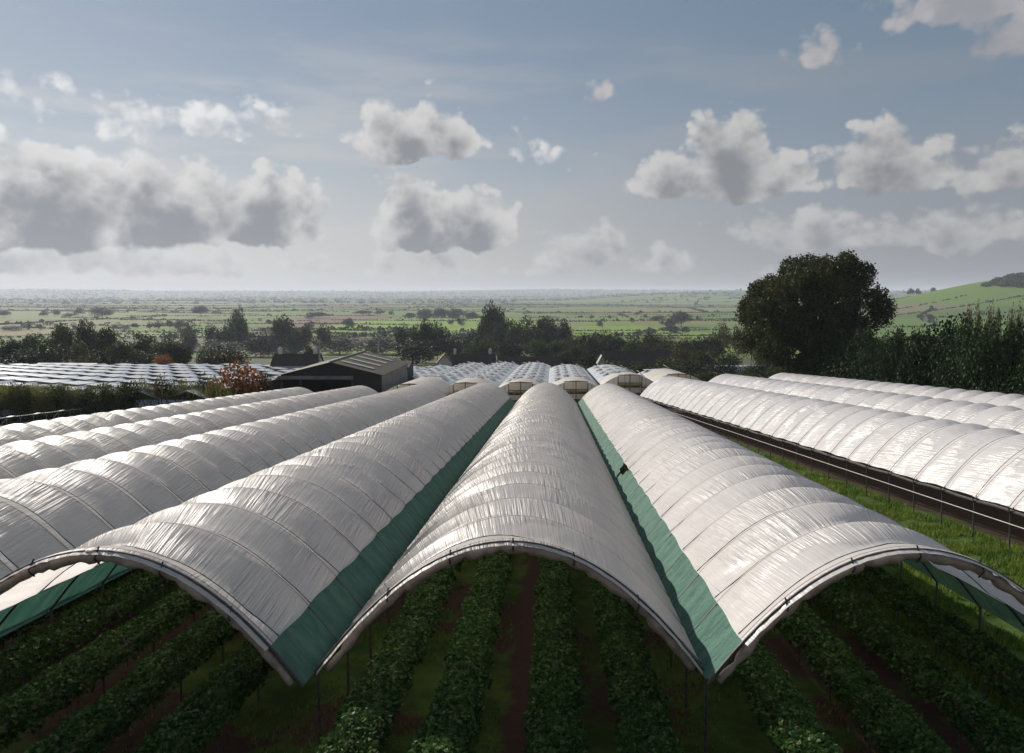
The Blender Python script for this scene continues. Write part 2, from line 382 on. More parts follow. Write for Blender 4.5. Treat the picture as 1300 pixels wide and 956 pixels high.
def ground_mat():
    m, g, out = new_mat('ground')
    ge = g.node('ShaderNodeNewGeometry'); pos = ge.outputs['Position']
    x, y, z = g.sep(pos)
    # near: grass, weeds and reddish soil
    n1 = g.noise(pos, 0.9, 6.0, 0.65); n2 = g.noise(pos, 0.16, 3.0); n3 = g.noise(pos, 7.0, 5.0, 0.7)
    grass = g.mix(g.step(n1.outputs['Fac'], 0.35, 0.65), (0.030, 0.060, 0.012), (0.075, 0.115, 0.022))
    soil = g.mix(n3.outputs['Fac'], (0.030, 0.018, 0.013), (0.075, 0.045, 0.032))
    near = g.mix(g.step(g.m('ADD', n2.outputs['Fac'], g.m('MULTIPLY', g.m('SUBTRACT', n1.outputs['Fac'], 0.5), 0.5)), 0.49, 0.56), grass, soil)
    # trodden middle path of the middle tunnel, bare earth under the right hand block and the bare frames
    xc = g.m('SUBTRACT', x, g.m('MULTIPLY', y, 0.0545))
    path = g.step(g.m('ADD', g.m('ABSOLUTE', g.m('ADD', xc, 0.66)), g.m('MULTIPLY', g.m('SUBTRACT', n1.outputs['Fac'], 0.5), 1.2)), 0.55, 0.25)
    near = g.mix(path, near, soil)
    xr = g.m('ADD', x, g.m('MULTIPLY', y, 0.0628))
    rb = g.m('ADD', xr, g.m('MULTIPLY', g.m('SUBTRACT', n1.outputs['Fac'], 0.5), 2.6))
    strip = g.m('MULTIPLY', g.step(xr, 11.5, 13.0), g.step(rb, 24.0, 22.9))
    near = g.mix(strip, near, grass)
    near = g.mix(g.step(rb, 22.9, 24.0), near, g.mix(0.5, soil, (0.018, 0.014, 0.010)))
    dark = g.mix(n3.outputs['Fac'], (0.02, 0.026, 0.012), (0.05, 0.042, 0.026))
    near = g.mix(g.m('MULTIPLY', g.step(xc, -36, -38), g.step(y, 125, 112)), near, dark)
    # far: patchwork of fields
    sv = g.vec(g.m('MULTIPLY', x, 0.0030), g.m('MULTIPLY', y, 0.0021))
    vo = g.node('ShaderNodeTexVoronoi', distance='CHEBYCHEV'); g.put(vo.inputs['Vector'], sv); vo.inputs['Scale'].default_value = 1.0; vo.inputs['Randomness'].default_value = 0.85
    fc = g.sep(vo.outputs['Color'])
    fld = g.ramp(fc[0], [(0.0, (0.100, 0.160, 0.034)), (0.28, (0.135, 0.175, 0.042)), (0.46, (0.080, 0.125, 0.034)), (0.6, (0.165, 0.165, 0.062)),
                         (0.74, (0.115, 0.185, 0.034)), (0.86, (0.120, 0.092, 0.062)), (0.95, (0.14, 0.135, 0.075))], 'CONSTANT')
    vo2 = g.node('ShaderNodeTexVoronoi', feature='DISTANCE_TO_EDGE'); g.put(vo2.inputs['Vector'], sv); vo2.inputs['Scale'].default_value = 1.0; vo2.inputs['Randomness'].default_value = 0.85
    nf = g.noise(pos, 0.012, 6.0, 0.65)
    fld = g.mix(g.step(nf.outputs['Fac'], 0.4, 0.8, 0.0, 0.4), fld, (0.075, 0.100, 0.034))
    n4 = g.noise(pos, 0.05, 5.0, 0.7)
    scrub = g.mix(g.step(n4.outputs['Fac'], 0.4, 0.6), (0.045, 0.062, 0.022), (0.085, 0.085, 0.036))
    c = g.mix(g.step(y, 105, 170), near, scrub)
    c = g.mix(g.step(y, 520, 640), c, fld)
    # wooded distance
    c = g.mix(g.m('MULTIPLY', g.step(y, 5600, 7500), g.step(nf.outputs['Fac'], 0.42, 0.55, 0.2, 0.85)), c, (0.040, 0.052, 0.028))
    p = g.node('ShaderNodeBsdfPrincipled'); g.put(p.inputs['Base Color'], c); p.inputs['Roughness'].default_value = 0.95; p.inputs['Specular IOR Level'].default_value = 0.1
    b = g.node('ShaderNodeBump'); b.inputs['Distance'].default_value = 0.08; g.put(b.inputs['Height'], n3.outputs['Fac']); g.put(p.inputs['Normal'], b.outputs[0])
    g.l.new(p.outputs[0], out.inputs[0])
    return m
ground = link('ground', np_mesh('ground', V_, Fc, smooth=True), ground_mat())
tag(ground, 'sloping farm ground running down to the flat patchwork plain and far hills', None, kind='structure')

# haze
def haze():
    m, g, out = new_mat('haze'); pv = g.node('ShaderNodeVolumePrincipled')
    pv.inputs['Color'].default_value = (0.80, 0.88, 1.0, 1); pv.inputs['Density'].default_value = 0.0001; pv.inputs['Anisotropy'].default_value = 0.15
    g.l.new(pv.outputs[0], out.inputs['Volume'])
    mb = MB(); mb.box((0, 7400, 25), (44000, 15500, 150)); o = mb.build('haze', m)
    tag(o, 'pale damp air over the valley that fades the far fields', None, kind='stuff')
haze()

# fields on the plain: (corner pixels of the reference, albedo) unprojected on the plain
PLZ = -45.0
def plain(x, y, z=PLZ):
    d = F * (CAMZ - z) / (y - 372.0); return ((x - 650) / F * d, d)
FIELDS = [
    ('bright green pasture with a straight hedge along its near side', [(395, 428), (655, 428), (690, 413), (650, 404.5), (470, 405), (380, 421)], (0.120, 0.190, 0.030)),
    ('ploughed brown field beside the bright green pasture', [(372, 414), (470, 407), (505, 401), (470, 399), (395, 400.5), (340, 409)], (0.105, 0.078, 0.058)),
    ('olive stubble field just beyond the barn roof', [(300, 452), (560, 452), (560, 440), (320, 438)], (0.085, 0.092, 0.036)),
    ('dark ploughed strip between the pasture and the stubble field', [(395, 436), (550, 436), (552, 429.5), (400, 429.5)], (0.050, 0.038, 0.032)),
    ('green pasture behind the broadleaf belt', [(140, 430), (300, 428), (330, 417), (175, 418)], (0.105, 0.155, 0.036)),
    ('tan stubble field at the far left of the plain', [(-80, 429), (90, 425), (110, 418), (-60, 420)], (0.135, 0.120, 0.062)),
    ('green meadow with grazing marks left of the pasture', [(-60, 407), (330, 405), (370, 396), (-20, 397)], (0.095, 0.130, 0.042)),
    ('long pale green meadow under the low ridge', [(735, 414), (900, 412), (960, 406), (955, 399), (740, 402)], (0.105, 0.150, 0.036)),
    ('bright green meadow in front of the round field trees', [(725, 428), (1010, 434), (1005, 420), (900, 412.5), (735, 414.5)], (0.115, 0.180, 0.034)),
    ('pale stubble meadow beyond the round field trees', [(740, 401.5), (955, 398.5), (940, 391), (760, 391)], (0.115, 0.128, 0.052)),
    ('small bright green field showing under the oak', [(900, 447), (1010, 449), (1010, 440), (900, 438)], (0.120, 0.190, 0.032)),
]
for i, (lab, poly, c) in enumerate(FIELDS):
    pts = [plain(*p) for p in poly]
    me = bpy.data.meshes.new('field'); top = [(x, y, PLZ + 0.35 + 0.03 * i) for x, y in pts]; n = len(pts)
    me.from_pydata(top + [(x, y, z - 1.0) for x, y, z in top], [], [tuple(range(n))[::-1]] + [(k, (k + 1) % n, n + (k + 1) % n, n + k) for k in range(n)]); me.update()
    o = link('field', me, mat('field_%d' % i, (c[0] * 1.45, c[1] * 1.35, c[2] * 1.1), (c[0] * 1.2, c[1] * 1.15, c[2]), 0.95, 0.02, 0.1, detail=8))
    tag(o, lab, None, kind='structure')

# ------------------------------------------------------------------ polytunnels
BAY = 2.2; HW = 4.0; RISE = 2.73
def arch_z(t): return RISE * (1 - t * t)
class Frame:
    """straight axis over the slope: X(y) = x0 + k*y, gutter height zg(y) = a - s*y"""
    def __init__(s, x0, k, a, sl): s.x0, s.k, s.a, s.s = x0, k, a, sl
    def p(s, t, y, h=0.0, hw=HW): return (s.x0 + s.k * y + hw * t, y, s.a - s.s * y + h)
def tunnel(label, group, fr, y0, nb, tl=0.98, tr=0.98, net_l=False, net_r=False, m=M_FILM, seed=0, leg_l=True, leg_r=False,
           roll=True, hoops=True, dep=0.29, hole=None, rope_dir=1, rail_l=False, vis=None):
    rg = np.random.default_rng(seed)
    root = empty('polytunnel', fr.p(0, y0, -1.62)); tag(root, label, 'polytunnel', group)
    ox, oy, oz = root.location
    def W(p): return (p[0] - ox, p[1] - oy, p[2] - oz)
    y1 = y0 + nb * BAY
    # film
    NT = 56; na = 6
    ts = np.linspace(-tl, tr, NT)
    arc = np.concatenate([[0], np.cumsum(np.hypot(np.diff(ts) * HW, np.diff(RISE * (1 - ts ** 2))))])
    lines = []   # each: y array, h array, u
    bayd = dep * rg.uniform(0.75, 1.2, nb)
    lines.append((np.full(NT, y0 - 0.28), -0.05 - 0.02 * rg.random(NT), np.full(NT, -0.28)))
    lines.append((np.full(NT, y0 - 0.12), 0.0 * ts, np.full(NT, -0.12)))
    lean = rg.uniform(-0.06, 0.06, nb)
    for b in range(nb):
        tt = ts * rope_dir
        sr = np.clip(0.5 - (0.455 * np.sign(tt) * np.abs(tt) ** 0.75) + lean[b], 0.035, 0.965)
        D = bayd[b] * (1 - 0.15 * np.abs(ts) ** 2) * np.clip((1.0 - np.abs(ts) / max(tl, tr)) / 0.16, 0.0, 1)
        for q in range(na):
            a = q / na; s = sr * a
            lines.append((y0 + (b + s) * BAY, -D * (0.62 * a + 0.38 * a * a) * np.minimum(1, sr * 2.4) + 0.012 * (q == 0), (b + s) * BAY))
        for q in range(na):
            a = q / na; s = sr + (1 - sr) * a
            lines.append((y0 + (b + s) * BAY, -D * (0.62 * (1 - a) + 0.38 * (1 - a) ** 2) * np.minimum(1, np.maximum(sr * 2.4, 0.0)), (b + s) * BAY))
    lines.append((np.full(NT, y1), 0 * ts, np.full(NT, nb * BAY)))
    lines.append((np.full(NT, y1 + 0.3), -0.12 + 0 * ts, np.full(NT, nb * BAY + 0.3)))
    vs = []; uvs = []
    nx = 2 * RISE * ts / HW; ln = np.hypot(nx, 1); nx, nz = nx / ln, 1 / ln
    for yv, h, u in lines:
        yv = np.asarray(yv, dtype=float) * np.ones(NT)
        # free edge of the film sags and wanders a little
        jag = 0.05 * np.sin(yv * 2.9 + seed) + 0.04 * np.sin(yv * 1.1 + 2 * seed)
        ee = np.zeros(NT); ee[:3] = [1, .6, .2]; ee[-3:] = [.2, .6, 1]
        t2 = ts * (1 + jag * 0.08 * ee)
        X = fr.x0 + fr.k * yv + HW * t2 + nx * h
        Z = fr.a - fr.s * yv + RISE * (1 - t2 * t2) + nz * h
        vs.append(np.stack([X - ox, yv - oy, Z - oz], -1)); uvs.append(np.stack([u * np.ones(NT), arc], -1))
    vs = np.array(vs); n = len(vs); ix = np.arange(n * NT).reshape(n, NT)
    fc = np.stack([ix[:-1, :-1], ix[:-1, 1:], ix[1:, 1:], ix[1:, :-1]], -1).reshape(-1, 4)
    cover = link('film_cover', np_mesh('film_cover', vs.reshape(-1, 3), fc, True, np.array(uvs).reshape(-1, 2)), m, root)
    # end roll and end hoop
    if roll:
        mb = MB(); pts = []; rad = []
        for i in range(73):
            t = -0.97 + 1.94 * i / 72
            k = 0.06 * math.sin(i * 0.7 + seed) + 0.04 * math.sin(i * 1.9)
            r_ = (0.125 - 0.045 * abs(t)) * (1 + 0.28 * math.sin(i * 1.25 + seed) * math.sin(i * 0.31)) * (0.55 if i % 12 == 3 else 1)
            p = fr.p(t * 0.972, y0 - 0.10, arch_z(t) - 0.15 - 0.02 * math.sin(i * 0.5) ); pts.append(W((p[0], p[1] + k * 0.4, p[2]))); rad.append(r_)
        mb.tube(pts, rad, 10); mb.build('rolled_film_end', M_ROLL, root, True)
        for tt in (-0.62, -0.3, 0.02, 0.33, 0.66):
            mb = MB(); p = W(fr.p(tt, y0 - 0.12, arch_z(tt) - 0.12)); mb.tube([(p[0] - 0.02, p[1], p[2] + 0.17), (p[0] - 0.02, p[1] - 0.17, p[2]), (p[0] - 0.02, p[1], p[2] - 0.17)], 0.018, 5); mb.build('tie', M_ROPE, root)
    def hoop_me(r_=0.03, off=-0.05):
        mb = MB(); mb.tube([(HW * t, 0, arch_z(t) + off) for t in np.linspace(-1, 1, 33)], r_, 6)
        me = bpy.data.meshes.new('hoop'); me.from_pydata(mb.v, [], mb.f); me.materials.append(M_DARKSTEEL); return me
    hm = hoop_me(0.032); hm_e = hoop_me(0.04, -0.03)
    mb = MB(); mb.tube([(0, 0, -1.75), (0, 0, 0.03)], 0.032, 6); 
    if rail_l: mb.tube([(0, 0, -0.1), (-0.12, 0, 0.25)], 0.025, 5); mb.tube([(0, 0, -0.1), (0.12, 0, 0.2)], 0.025, 5)
    lm = bpy.data.meshes.new('leg'); lm.from_pydata(mb.v, [], mb.f); lm.materials.append(M_DARKSTEEL)
    for b in range(nb + 1):
        y = y0 + b * BAY
        if hoops: o = link('hoop', hm_e if b == 0 else hm, None, root); o.location = W(fr.p(0, y - (0.14 if b == 0 else 0)))
        if leg_l: o = link('leg', lm, None, root); o.location = W(fr.p(-1, y))
        if leg_r: o = link('leg', lm, None, root); o.location = W(fr.p(1, y))
    # ropes over the film, one a bay
    for b in range(nb):
        pts = []
        for t in np.linspace(-tl, tr, 23):
            tt = t * rope_dir
            sr = min(max(0.5 - 0.455 * math.copysign(abs(tt) ** 0.75, tt) + lean[b], 0.035), 0.965)
            h = -bayd[b] * (1 - 0.15 * t * t) * min(max((1.0 - abs(t) / max(tl, tr)) / 0.16, 0.0), 1) * min(1, sr * 2.4) + 0.004
            nx_ = 2 * RISE * t / HW; l_ = math.hypot(nx_, 1); y = y0 + (b + sr) * BAY
            p = fr.p(t, y, arch_z(t) + h / l_); pts.append(W((p[0] + h * nx_ / l_, p[1], p[2])))
        mb = MB(); mb.tube(pts, 0.017, 4, False); mb.build('rope', M_ROPE, root)
    # side nets
    def net(side, te):
        M = nb * 5; K = 5; vv = []; uu = []
        for i in range(M + 1):
            y = y0 - 0.1 + (nb * BAY + 0.1) * i / M
            for k in range(K):
                f = k / (K - 1); t = te - 0.03 + (1.03 - te) * f
                bl = 0.0
                p = fr.p(side * (t + bl * 0.12), y, arch_z(min(t, 1.03)) + 0.02 - 0.09 * (1 - f) ** 4 - 0.06 * math.sin(math.pi * f) * abs(math.sin(math.pi * (y - y0) / BAY)) - 0.05 * f)
                vv.append(W(p)); uu.append((y, f * 1.3))
        ix = np.arange((M + 1) * K).reshape(M + 1, K)
        ff = np.stack([ix[:-1, :-1], ix[:-1, 1:], ix[1:, 1:], ix[1:, :-1]], -1)
        if hole and hole[0] == side:
            cut = {hole[1] * 5 + q: c for q, c in enumerate((1, 2, 2, 3, 2, 1))}
            keep = [i for i in range(M) if i not in cut]
            extra = np.concatenate([ff[i, c:].reshape(-1, 4) for i, c in cut.items()])
            ff = np.concatenate([ff[keep].reshape(-1, 4), extra])
        else: ff = ff.reshape(-1, 4)
        link('side_net', np_mesh('side_net', vv, ff, True, np.array(uu)), M_NET, root)
    if net_l: net(-1, tl)
    if net_r: net(1, tr)
    if rail_l:
        mb = MB(); mb.tube([W(fr.p(-1.06, y0 - 1, -0.42)), W(fr.p(-1.06, y1, -0.42))], 0.022, 6); mb.build('side_rail', M_PIPE, root)
        mb = MB(); mb.tube([W(fr.p(-0.985, y0 + i * 1.1, 0.02 + 0.03 * math.sin(i * 1.7))) for i in range(nb * 2 + 1)], 0.07, 7); mb.build('rolled_side_edge', M_DARKSTEEL, root)
    return root
KC, SC = 52 / F, 0.0806
KR, SR = -60 / F, 0.067
AG = CAMZ - 6.56
GL = 'white polytunnels covering the slope'
def frC(x0, drop=0.0): return Frame(x0, KC, AG - drop, SC)
def frR(x0, hb): return Frame(x0, KR, CAMZ - hb, SR)
tunnel('white open-mouthed polytunnel in the middle, the only one with white film down to both feet', GL, frC(-0.86), 15.2, 38, 1.0, 1.0, m=M_FILM, seed=3, leg_l=True)
tunnel('open-mouthed polytunnel immediately left of the middle one, shaded dark green net at its foot', GL, frC(-8.9), 14.5, 38, 0.83, 0.84, True, True, seed=5)
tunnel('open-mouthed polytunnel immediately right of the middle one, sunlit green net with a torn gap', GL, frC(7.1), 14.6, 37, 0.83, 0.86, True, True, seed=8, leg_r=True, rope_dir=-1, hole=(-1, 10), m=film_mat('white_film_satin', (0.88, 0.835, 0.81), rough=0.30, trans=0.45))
tunnel('white polytunnel second to the left of the middle one, near end out of view', GL, frC(-17.0, 0.12), 14.5, 38, 0.85, 0.85, True, True, seed=12, roll=False, dep=0.33)
tunnel('white polytunnel third to the left of the middle one, ending before the barn', GL, frC(-25.0, 0.32), 20, 35, 0.85, 0.85, seed=14, roll=False, dep=0.33)
tunnel('leftmost covered white polytunnel, beside the bare frames and the hedge', GL, frC(-32.9, 0.5), 24, 33, 0.88, 0.85, seed=17, roll=False, dep=0.34)
tunnel('glossy white polytunnel beside the grass strip, pale rail and posts along its foot', GL, frR(26.4, 6.95), 26, 32, 0.97, 0.97, m=M_FILM_SHINY, seed=21, roll=False, rail_l=True, dep=0.22, rope_dir=-1)
tunnel('glossy white polytunnel between the rail-side one and the hedge-side one', GL, frR(34.4, 6.72), 30, 31, 0.97, 0.97, m=M_FILM_SHINY, seed=23, roll=False, dep=0.33, rope_dir=-1)
tunnel('glossy white polytunnel farthest right, under the tall dark shelter trees', GL, frR(42.4, 6.64), 38, 28, 0.97, 0.97, m=M_FILM_SHINY, seed=26, roll=False, dep=0.34, rope_dir=-1)

# bare frames on the far left (legs, rails, braces without film)
def bare_frame(fr, y0, nb, label):
    root = empty('bare_tunnel_frame', fr.p(0, y0, -1.7)); tag(root, label, 'tunnel frame', 'uncovered tunnel frames beside the hedge')
    ox, oy, oz = root.location
    W = lambda p: (p[0] - ox, p[1] - oy, p[2] - oz)
    mb = MB(); mb.tube([(0, 0, -1.8), (0, 0, 0)], 0.035, 6); mb.tube([(0, 0, -0.1), (-0.2, 0, 0.3)], 0.03, 5); mb.tube([(0, 0, -0.1), (0.2, 0, 0.3)], 0.03, 5)
    lm = bpy.data.meshes.new('leg'); lm.from_pydata(mb.v, [], mb.f); lm.materials.append(M_STEEL)
    mc = MB(); mc.box((0, 0, 0.32), (0.5, 0.9, 0.07)); cm = bpy.data.meshes.new('film_bundle'); cm.from_pydata(mc.v, [], mc.f); cm.materials.append(M_FILM_SHINY)
    for b in range(nb + 1):
        o = link('leg', lm, None, root); o.location = W(fr.p(0, y0 + b * BAY))
        if b % 2 == 0: c = link('film_bundle', cm, None, root); c.location = W(fr.p(0, y0 + b * BAY + 0.6))
    for dx_ in (-0.2, 0.2):
        mb = MB(); mb.tube([W(fr.p(dx_ / HW, y0 - 1, 0.28)), W(fr.p(dx_ / HW, y0 + nb * BAY, 0.28))], 0.035, 6); mb.build('rail', M_STEEL, root)
    for b in range(1, nb, 4):
        mb = MB(); mb.tube([W(fr.p(0, y0 + b * BAY, -1.5)), W(fr.p(0, y0 + (b + 1) * BAY, 0.2))], 0.022, 5); mb.build('brace', M_STEEL, root)
        mb = MB(); mb.tube([W(fr.p(0, y0 + (b + 2) * BAY, -1.5)), W(fr.p(0, y0 + (b + 1) * BAY, 0.2))], 0.022, 5); mb.build('brace', M_STEEL, root)
for i, (x, n_, lb) in enumerate(((-45.2, 20, 'bare galvanised leg row standing next to the leftmost covered polytunnel'), (-53.4, 18, 'bare galvanised leg row in the middle of the uncovered frames'), (-61.5, 17, 'third bare galvanised leg row from the covered polytunnels'), (-69.6, 16, 'bare galvanised leg row nearest the tall grass hedge'))):
    bare_frame(frC(x, 0.7 + 0.12 * i), 58 + 2 * i, n_, lb)

# ------------------------------------------------------------------ strawberry rows
def rand_quads(centers, size, rg, flat=0.0, normals=None):
    """a leaf (quad folded along nothing) at every centre, random turn; flat pulls leaf planes level"""
    n = len(centers)
    a = rg.normal(size=(n, 3)); a[:, 2] *= (1 - flat)
    a /= np.linalg.norm(a, axis=1, keepdims=True)
    b = rg.normal(size=(n, 3)); b[:, 2] *= (1 - flat)
    b -= (a * b).sum(1, keepdims=True) * a; b /= np.linalg.norm(b, axis=1, keepdims=True) + 1e-9
    s = (size if np.ndim(size) else np.full(n, size)) * rg.uniform(0.6, 1.3, n)
    s = s[:, None] * 0.5
    v = np.stack([centers - a * s - b * s * 0.55, centers + a * s * 0.2 - b * s * 0.9, centers + a * s * 1.1 + b * s * 0.1, centers - a * s * 0.1 + b * s * 0.9], 1)
    return v.reshape(-1, 3), np.arange(n * 4).reshape(n, 4)
def strawberry_row(fr, off, y0, y1, label, seed):
    rg = np.random.default_rng(seed)
    root = empty('strawberry_row', fr.p(off / HW, y0, -1.62)); tag(root, label, 'strawberry row', 'raised strawberry rows inside the tunnels')
    ox, oy, oz = root.location
    W = lambda p: (p[0] - ox, p[1] - oy, p[2] - oz)
    L = y1 - y0
    mb = MB(); a = Vector(W(fr.p(off / HW, y0, -0.62))); b = Vector(W(fr.p(off / HW, y1, -0.62)))
    w = 0.17
    prof = [(-w, 0.1), (-w * 0.7, -0.08), (w * 0.7, -0.08), (w, 0.1)]
    vs = [(a.x + p, a.y, a.z + q) for p, q in prof] + [(b.x + p, b.y, b.z + q) for p, q in prof]
    mb.add(vs, [(0, 1, 5, 4), (1, 2, 6, 5), (2, 3, 7, 6), (3, 0, 4, 7), (0, 3, 2, 1), (4, 5, 6, 7)]); mb.build('growing_trough', M_GUTTER, root)
    mb = MB(); mb.tube([(0, 0, -1.05), (0, 0, 0)], 0.025, 6); mb.box((0, 0, 0), (0.4, 0.04, 0.04)); pm = bpy.data.meshes.new('post'); pm.from_pydata(mb.v, [], mb.f); pm.materials.append(M_DARKSTEEL)
    y = y0 + 0.3
    while y < min(y1, y0 + 40):
        o = link('post', pm, None, root); o.location = W(fr.p(off / HW, y, -0.66)); y += 2.2
    # leaves: dense canopy hanging over both sides, denser near
    NB = 17
    n = int(1150 * min(L, NB) + 300 * max(0, L - NB))
    yy = np.where(rg.random(n) < (1150 * min(L, NB)) / n, rg.random(n) * min(L, NB), min(L, NB) + rg.random(n) * max(0, L - NB))
    th = rg.uniform(-0.15, math.pi + 0.15, n)
    clump = np.array([mnoise.noise(Vector((q * 1.3, seed, t * 1.5))) for q, t in zip(yy, th)])
    rr = rg.uniform(0.78, 1.03, n) * (1 + 0.30 * clump)
    X = np.cos(th) * 0.51 * rr; Z = np.sin(th) * 0.30 * rr + 0.0
    Z -= np.where(np.abs(np.cos(th)) > 0.75, rg.random(n) ** 2 * 0.22, 0)
    yw = y0 + yy
    cx = fr.x0 + fr.k * yw + off + X - ox; cz = fr.a - fr.s * yw - 0.52 + Z - oz
    ce = np.stack([cx, yw - oy, cz], -1)
    sz = np.where(yy < NB, 0.088, 0.17)
    v, f = rand_quads(ce, sz, rg, 0.35)
    link('foliage', np_mesh('foliage', v, f), M_BERRY, root)
ROWS = [(frC(-8.9), (-3.4, -1.55, 0.25, 2.05), 'tunnel left of the middle one'), (frC(-0.86), (-2.75, -1.05, 0.95, 2.6), 'middle tunnel'), (frC(7.1), (-2.5, -0.6, 1.2, 3.0), 'tunnel right of the middle one')]
NTH = ('first', 'second', 'third', 'fourth')
for k, (fr, offs, nm) in enumerate(ROWS):
    for i, of in enumerate(offs):
        strawberry_row(fr, of, 12.3, 60, '%s leafy strawberry row from the left inside the %s' % (NTH[i], nm), 100 + k * 10 + i)
for i, of in enumerate((-1.2, 0.8, 2.6)):
    strawberry_row(frC(-17.0, 0.12), of, 12.3, 45, '%s leafy strawberry row from the left inside the second tunnel left of the middle' % NTH[i], 150 + i)

# grass in the strips (blades as thin triangles)
def blades(name, pts, hgt, wid, m, rg, label):
    n = len(pts); a = rg.random(n) * 2 * math.pi; h = hgt * rg.uniform(0.5, 1.4, n); w = wid * rg.uniform(0.6, 1.3, n)
    dx_ = np.stack([np.cos(a), np.sin(a), 0 * a], -1) * (w / 2)[:, None]
    ln_ = np.stack([np.cos(a + 1.5), np.sin(a + 1.5), 0 * a], -1) * (h * rg.uniform(0.1, 0.7, n))[:, None]
    up = np.stack([0 * a, 0 * a, h], -1)
    v = np.stack([pts - dx_, pts + dx_, pts + ln_ + up], 1).reshape(-1, 3)
    o = link(name, np_mesh(name, v, np.arange(3 * n).reshape(n, 3)), m); tag(o, label, None, kind='stuff'); return o
rg = np.random.default_rng(31)
n = 110000; y = 16 + 60 * rg.random(n) ** 1.5; xr_ = 11.2 + rg.random(n) * 11.9
x = np.where(True, xr_ - 0.0628 * y, 0); x = x + 0
cl = np.array([mnoise.noise(Vector((a * 0.7, b * 0.7, 0))) for a, b in zip(x, y)]); k = cl > -0.22
x, y, cl = x[k], y[k], cl[k]
blades('grass', np.stack([x, y, gz(x, y) - 0.01], -1), 0.20, 0.05, M_GRASS, rg, 'sunlit weedy grass in the strip beside the glossy polytunnels')
n = 60000; y = 10 + 33 * rg.random(n); x = rg.uniform(-18, 11, n) + 0.0545 * y
cl = np.array([mnoise.noise(Vector((a * 0.6, b * 0.35, 5))) for a, b in zip(x, y)]); k = (cl > 0.0) & (np.abs(x - 0.0545 * y + 0.66) > 0.5)
blades('grass', np.stack([x[k], y[k], gz(x[k], y[k]) - 0.01], -1), 0.13, 0.04, M_GRASS, rg, 'patchy grass under the strawberry rows inside the open tunnels')

# ------------------------------------------------------------------ multispan houses
M_GLASS = None
def glass_mat(name, c, rough=0.18, trans=0.15):
    m, g, out = new_mat(name); t = g.node('ShaderNodeTexCoord')
    n = g.noise(t.outputs['Object'], 0.6, 4.0)
    x, y, z = g.sep(t.outputs['Object'])
    bar = g.m('FRACT', g.m('DIVIDE', y, 0.8)); bl = g.step(bar, 0.06, 0.1, 0.5, 0.0)
    p = g.node('ShaderNodeBsdfPrincipled'); g.put(p.inputs['Base Color'], g.mix(bl, g.mix(g.step(n.outputs['Fac'], 0.3, 0.7), c, tuple(q * 0.82 for q in c)), (0.2, 0.2, 0.2)))
    p.inputs['Roughness'].default_value = rough; p.inputs['Specular IOR Level'].default_value = 0.9
    tr = g.node('ShaderNodeBsdfTranslucent'); g.put(tr.inputs['Color'], c)
    mx = g.node('ShaderNodeMixShader'); mx.inputs[0].default_value = trans
    g.l.new(p.outputs[0], mx.inputs[1]); g.l.new(tr.outputs[0], mx.inputs[2]); g.l.new(mx.outputs[0], out.inputs[0])
    return m
M_PANE = glass_mat('roof_pane', (0.46, 0.54, 0.63), 0.3); M_VENT = glass_mat('vent_pane', (0.66, 0.69, 0.72), 0.3, 0.3)
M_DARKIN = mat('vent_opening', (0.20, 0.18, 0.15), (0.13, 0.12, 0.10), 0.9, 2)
M_WHITEMETAL = mat('white_metal', (0.6, 0.6, 0.6), (0.45, 0.45, 0.45), 0.5, 4)
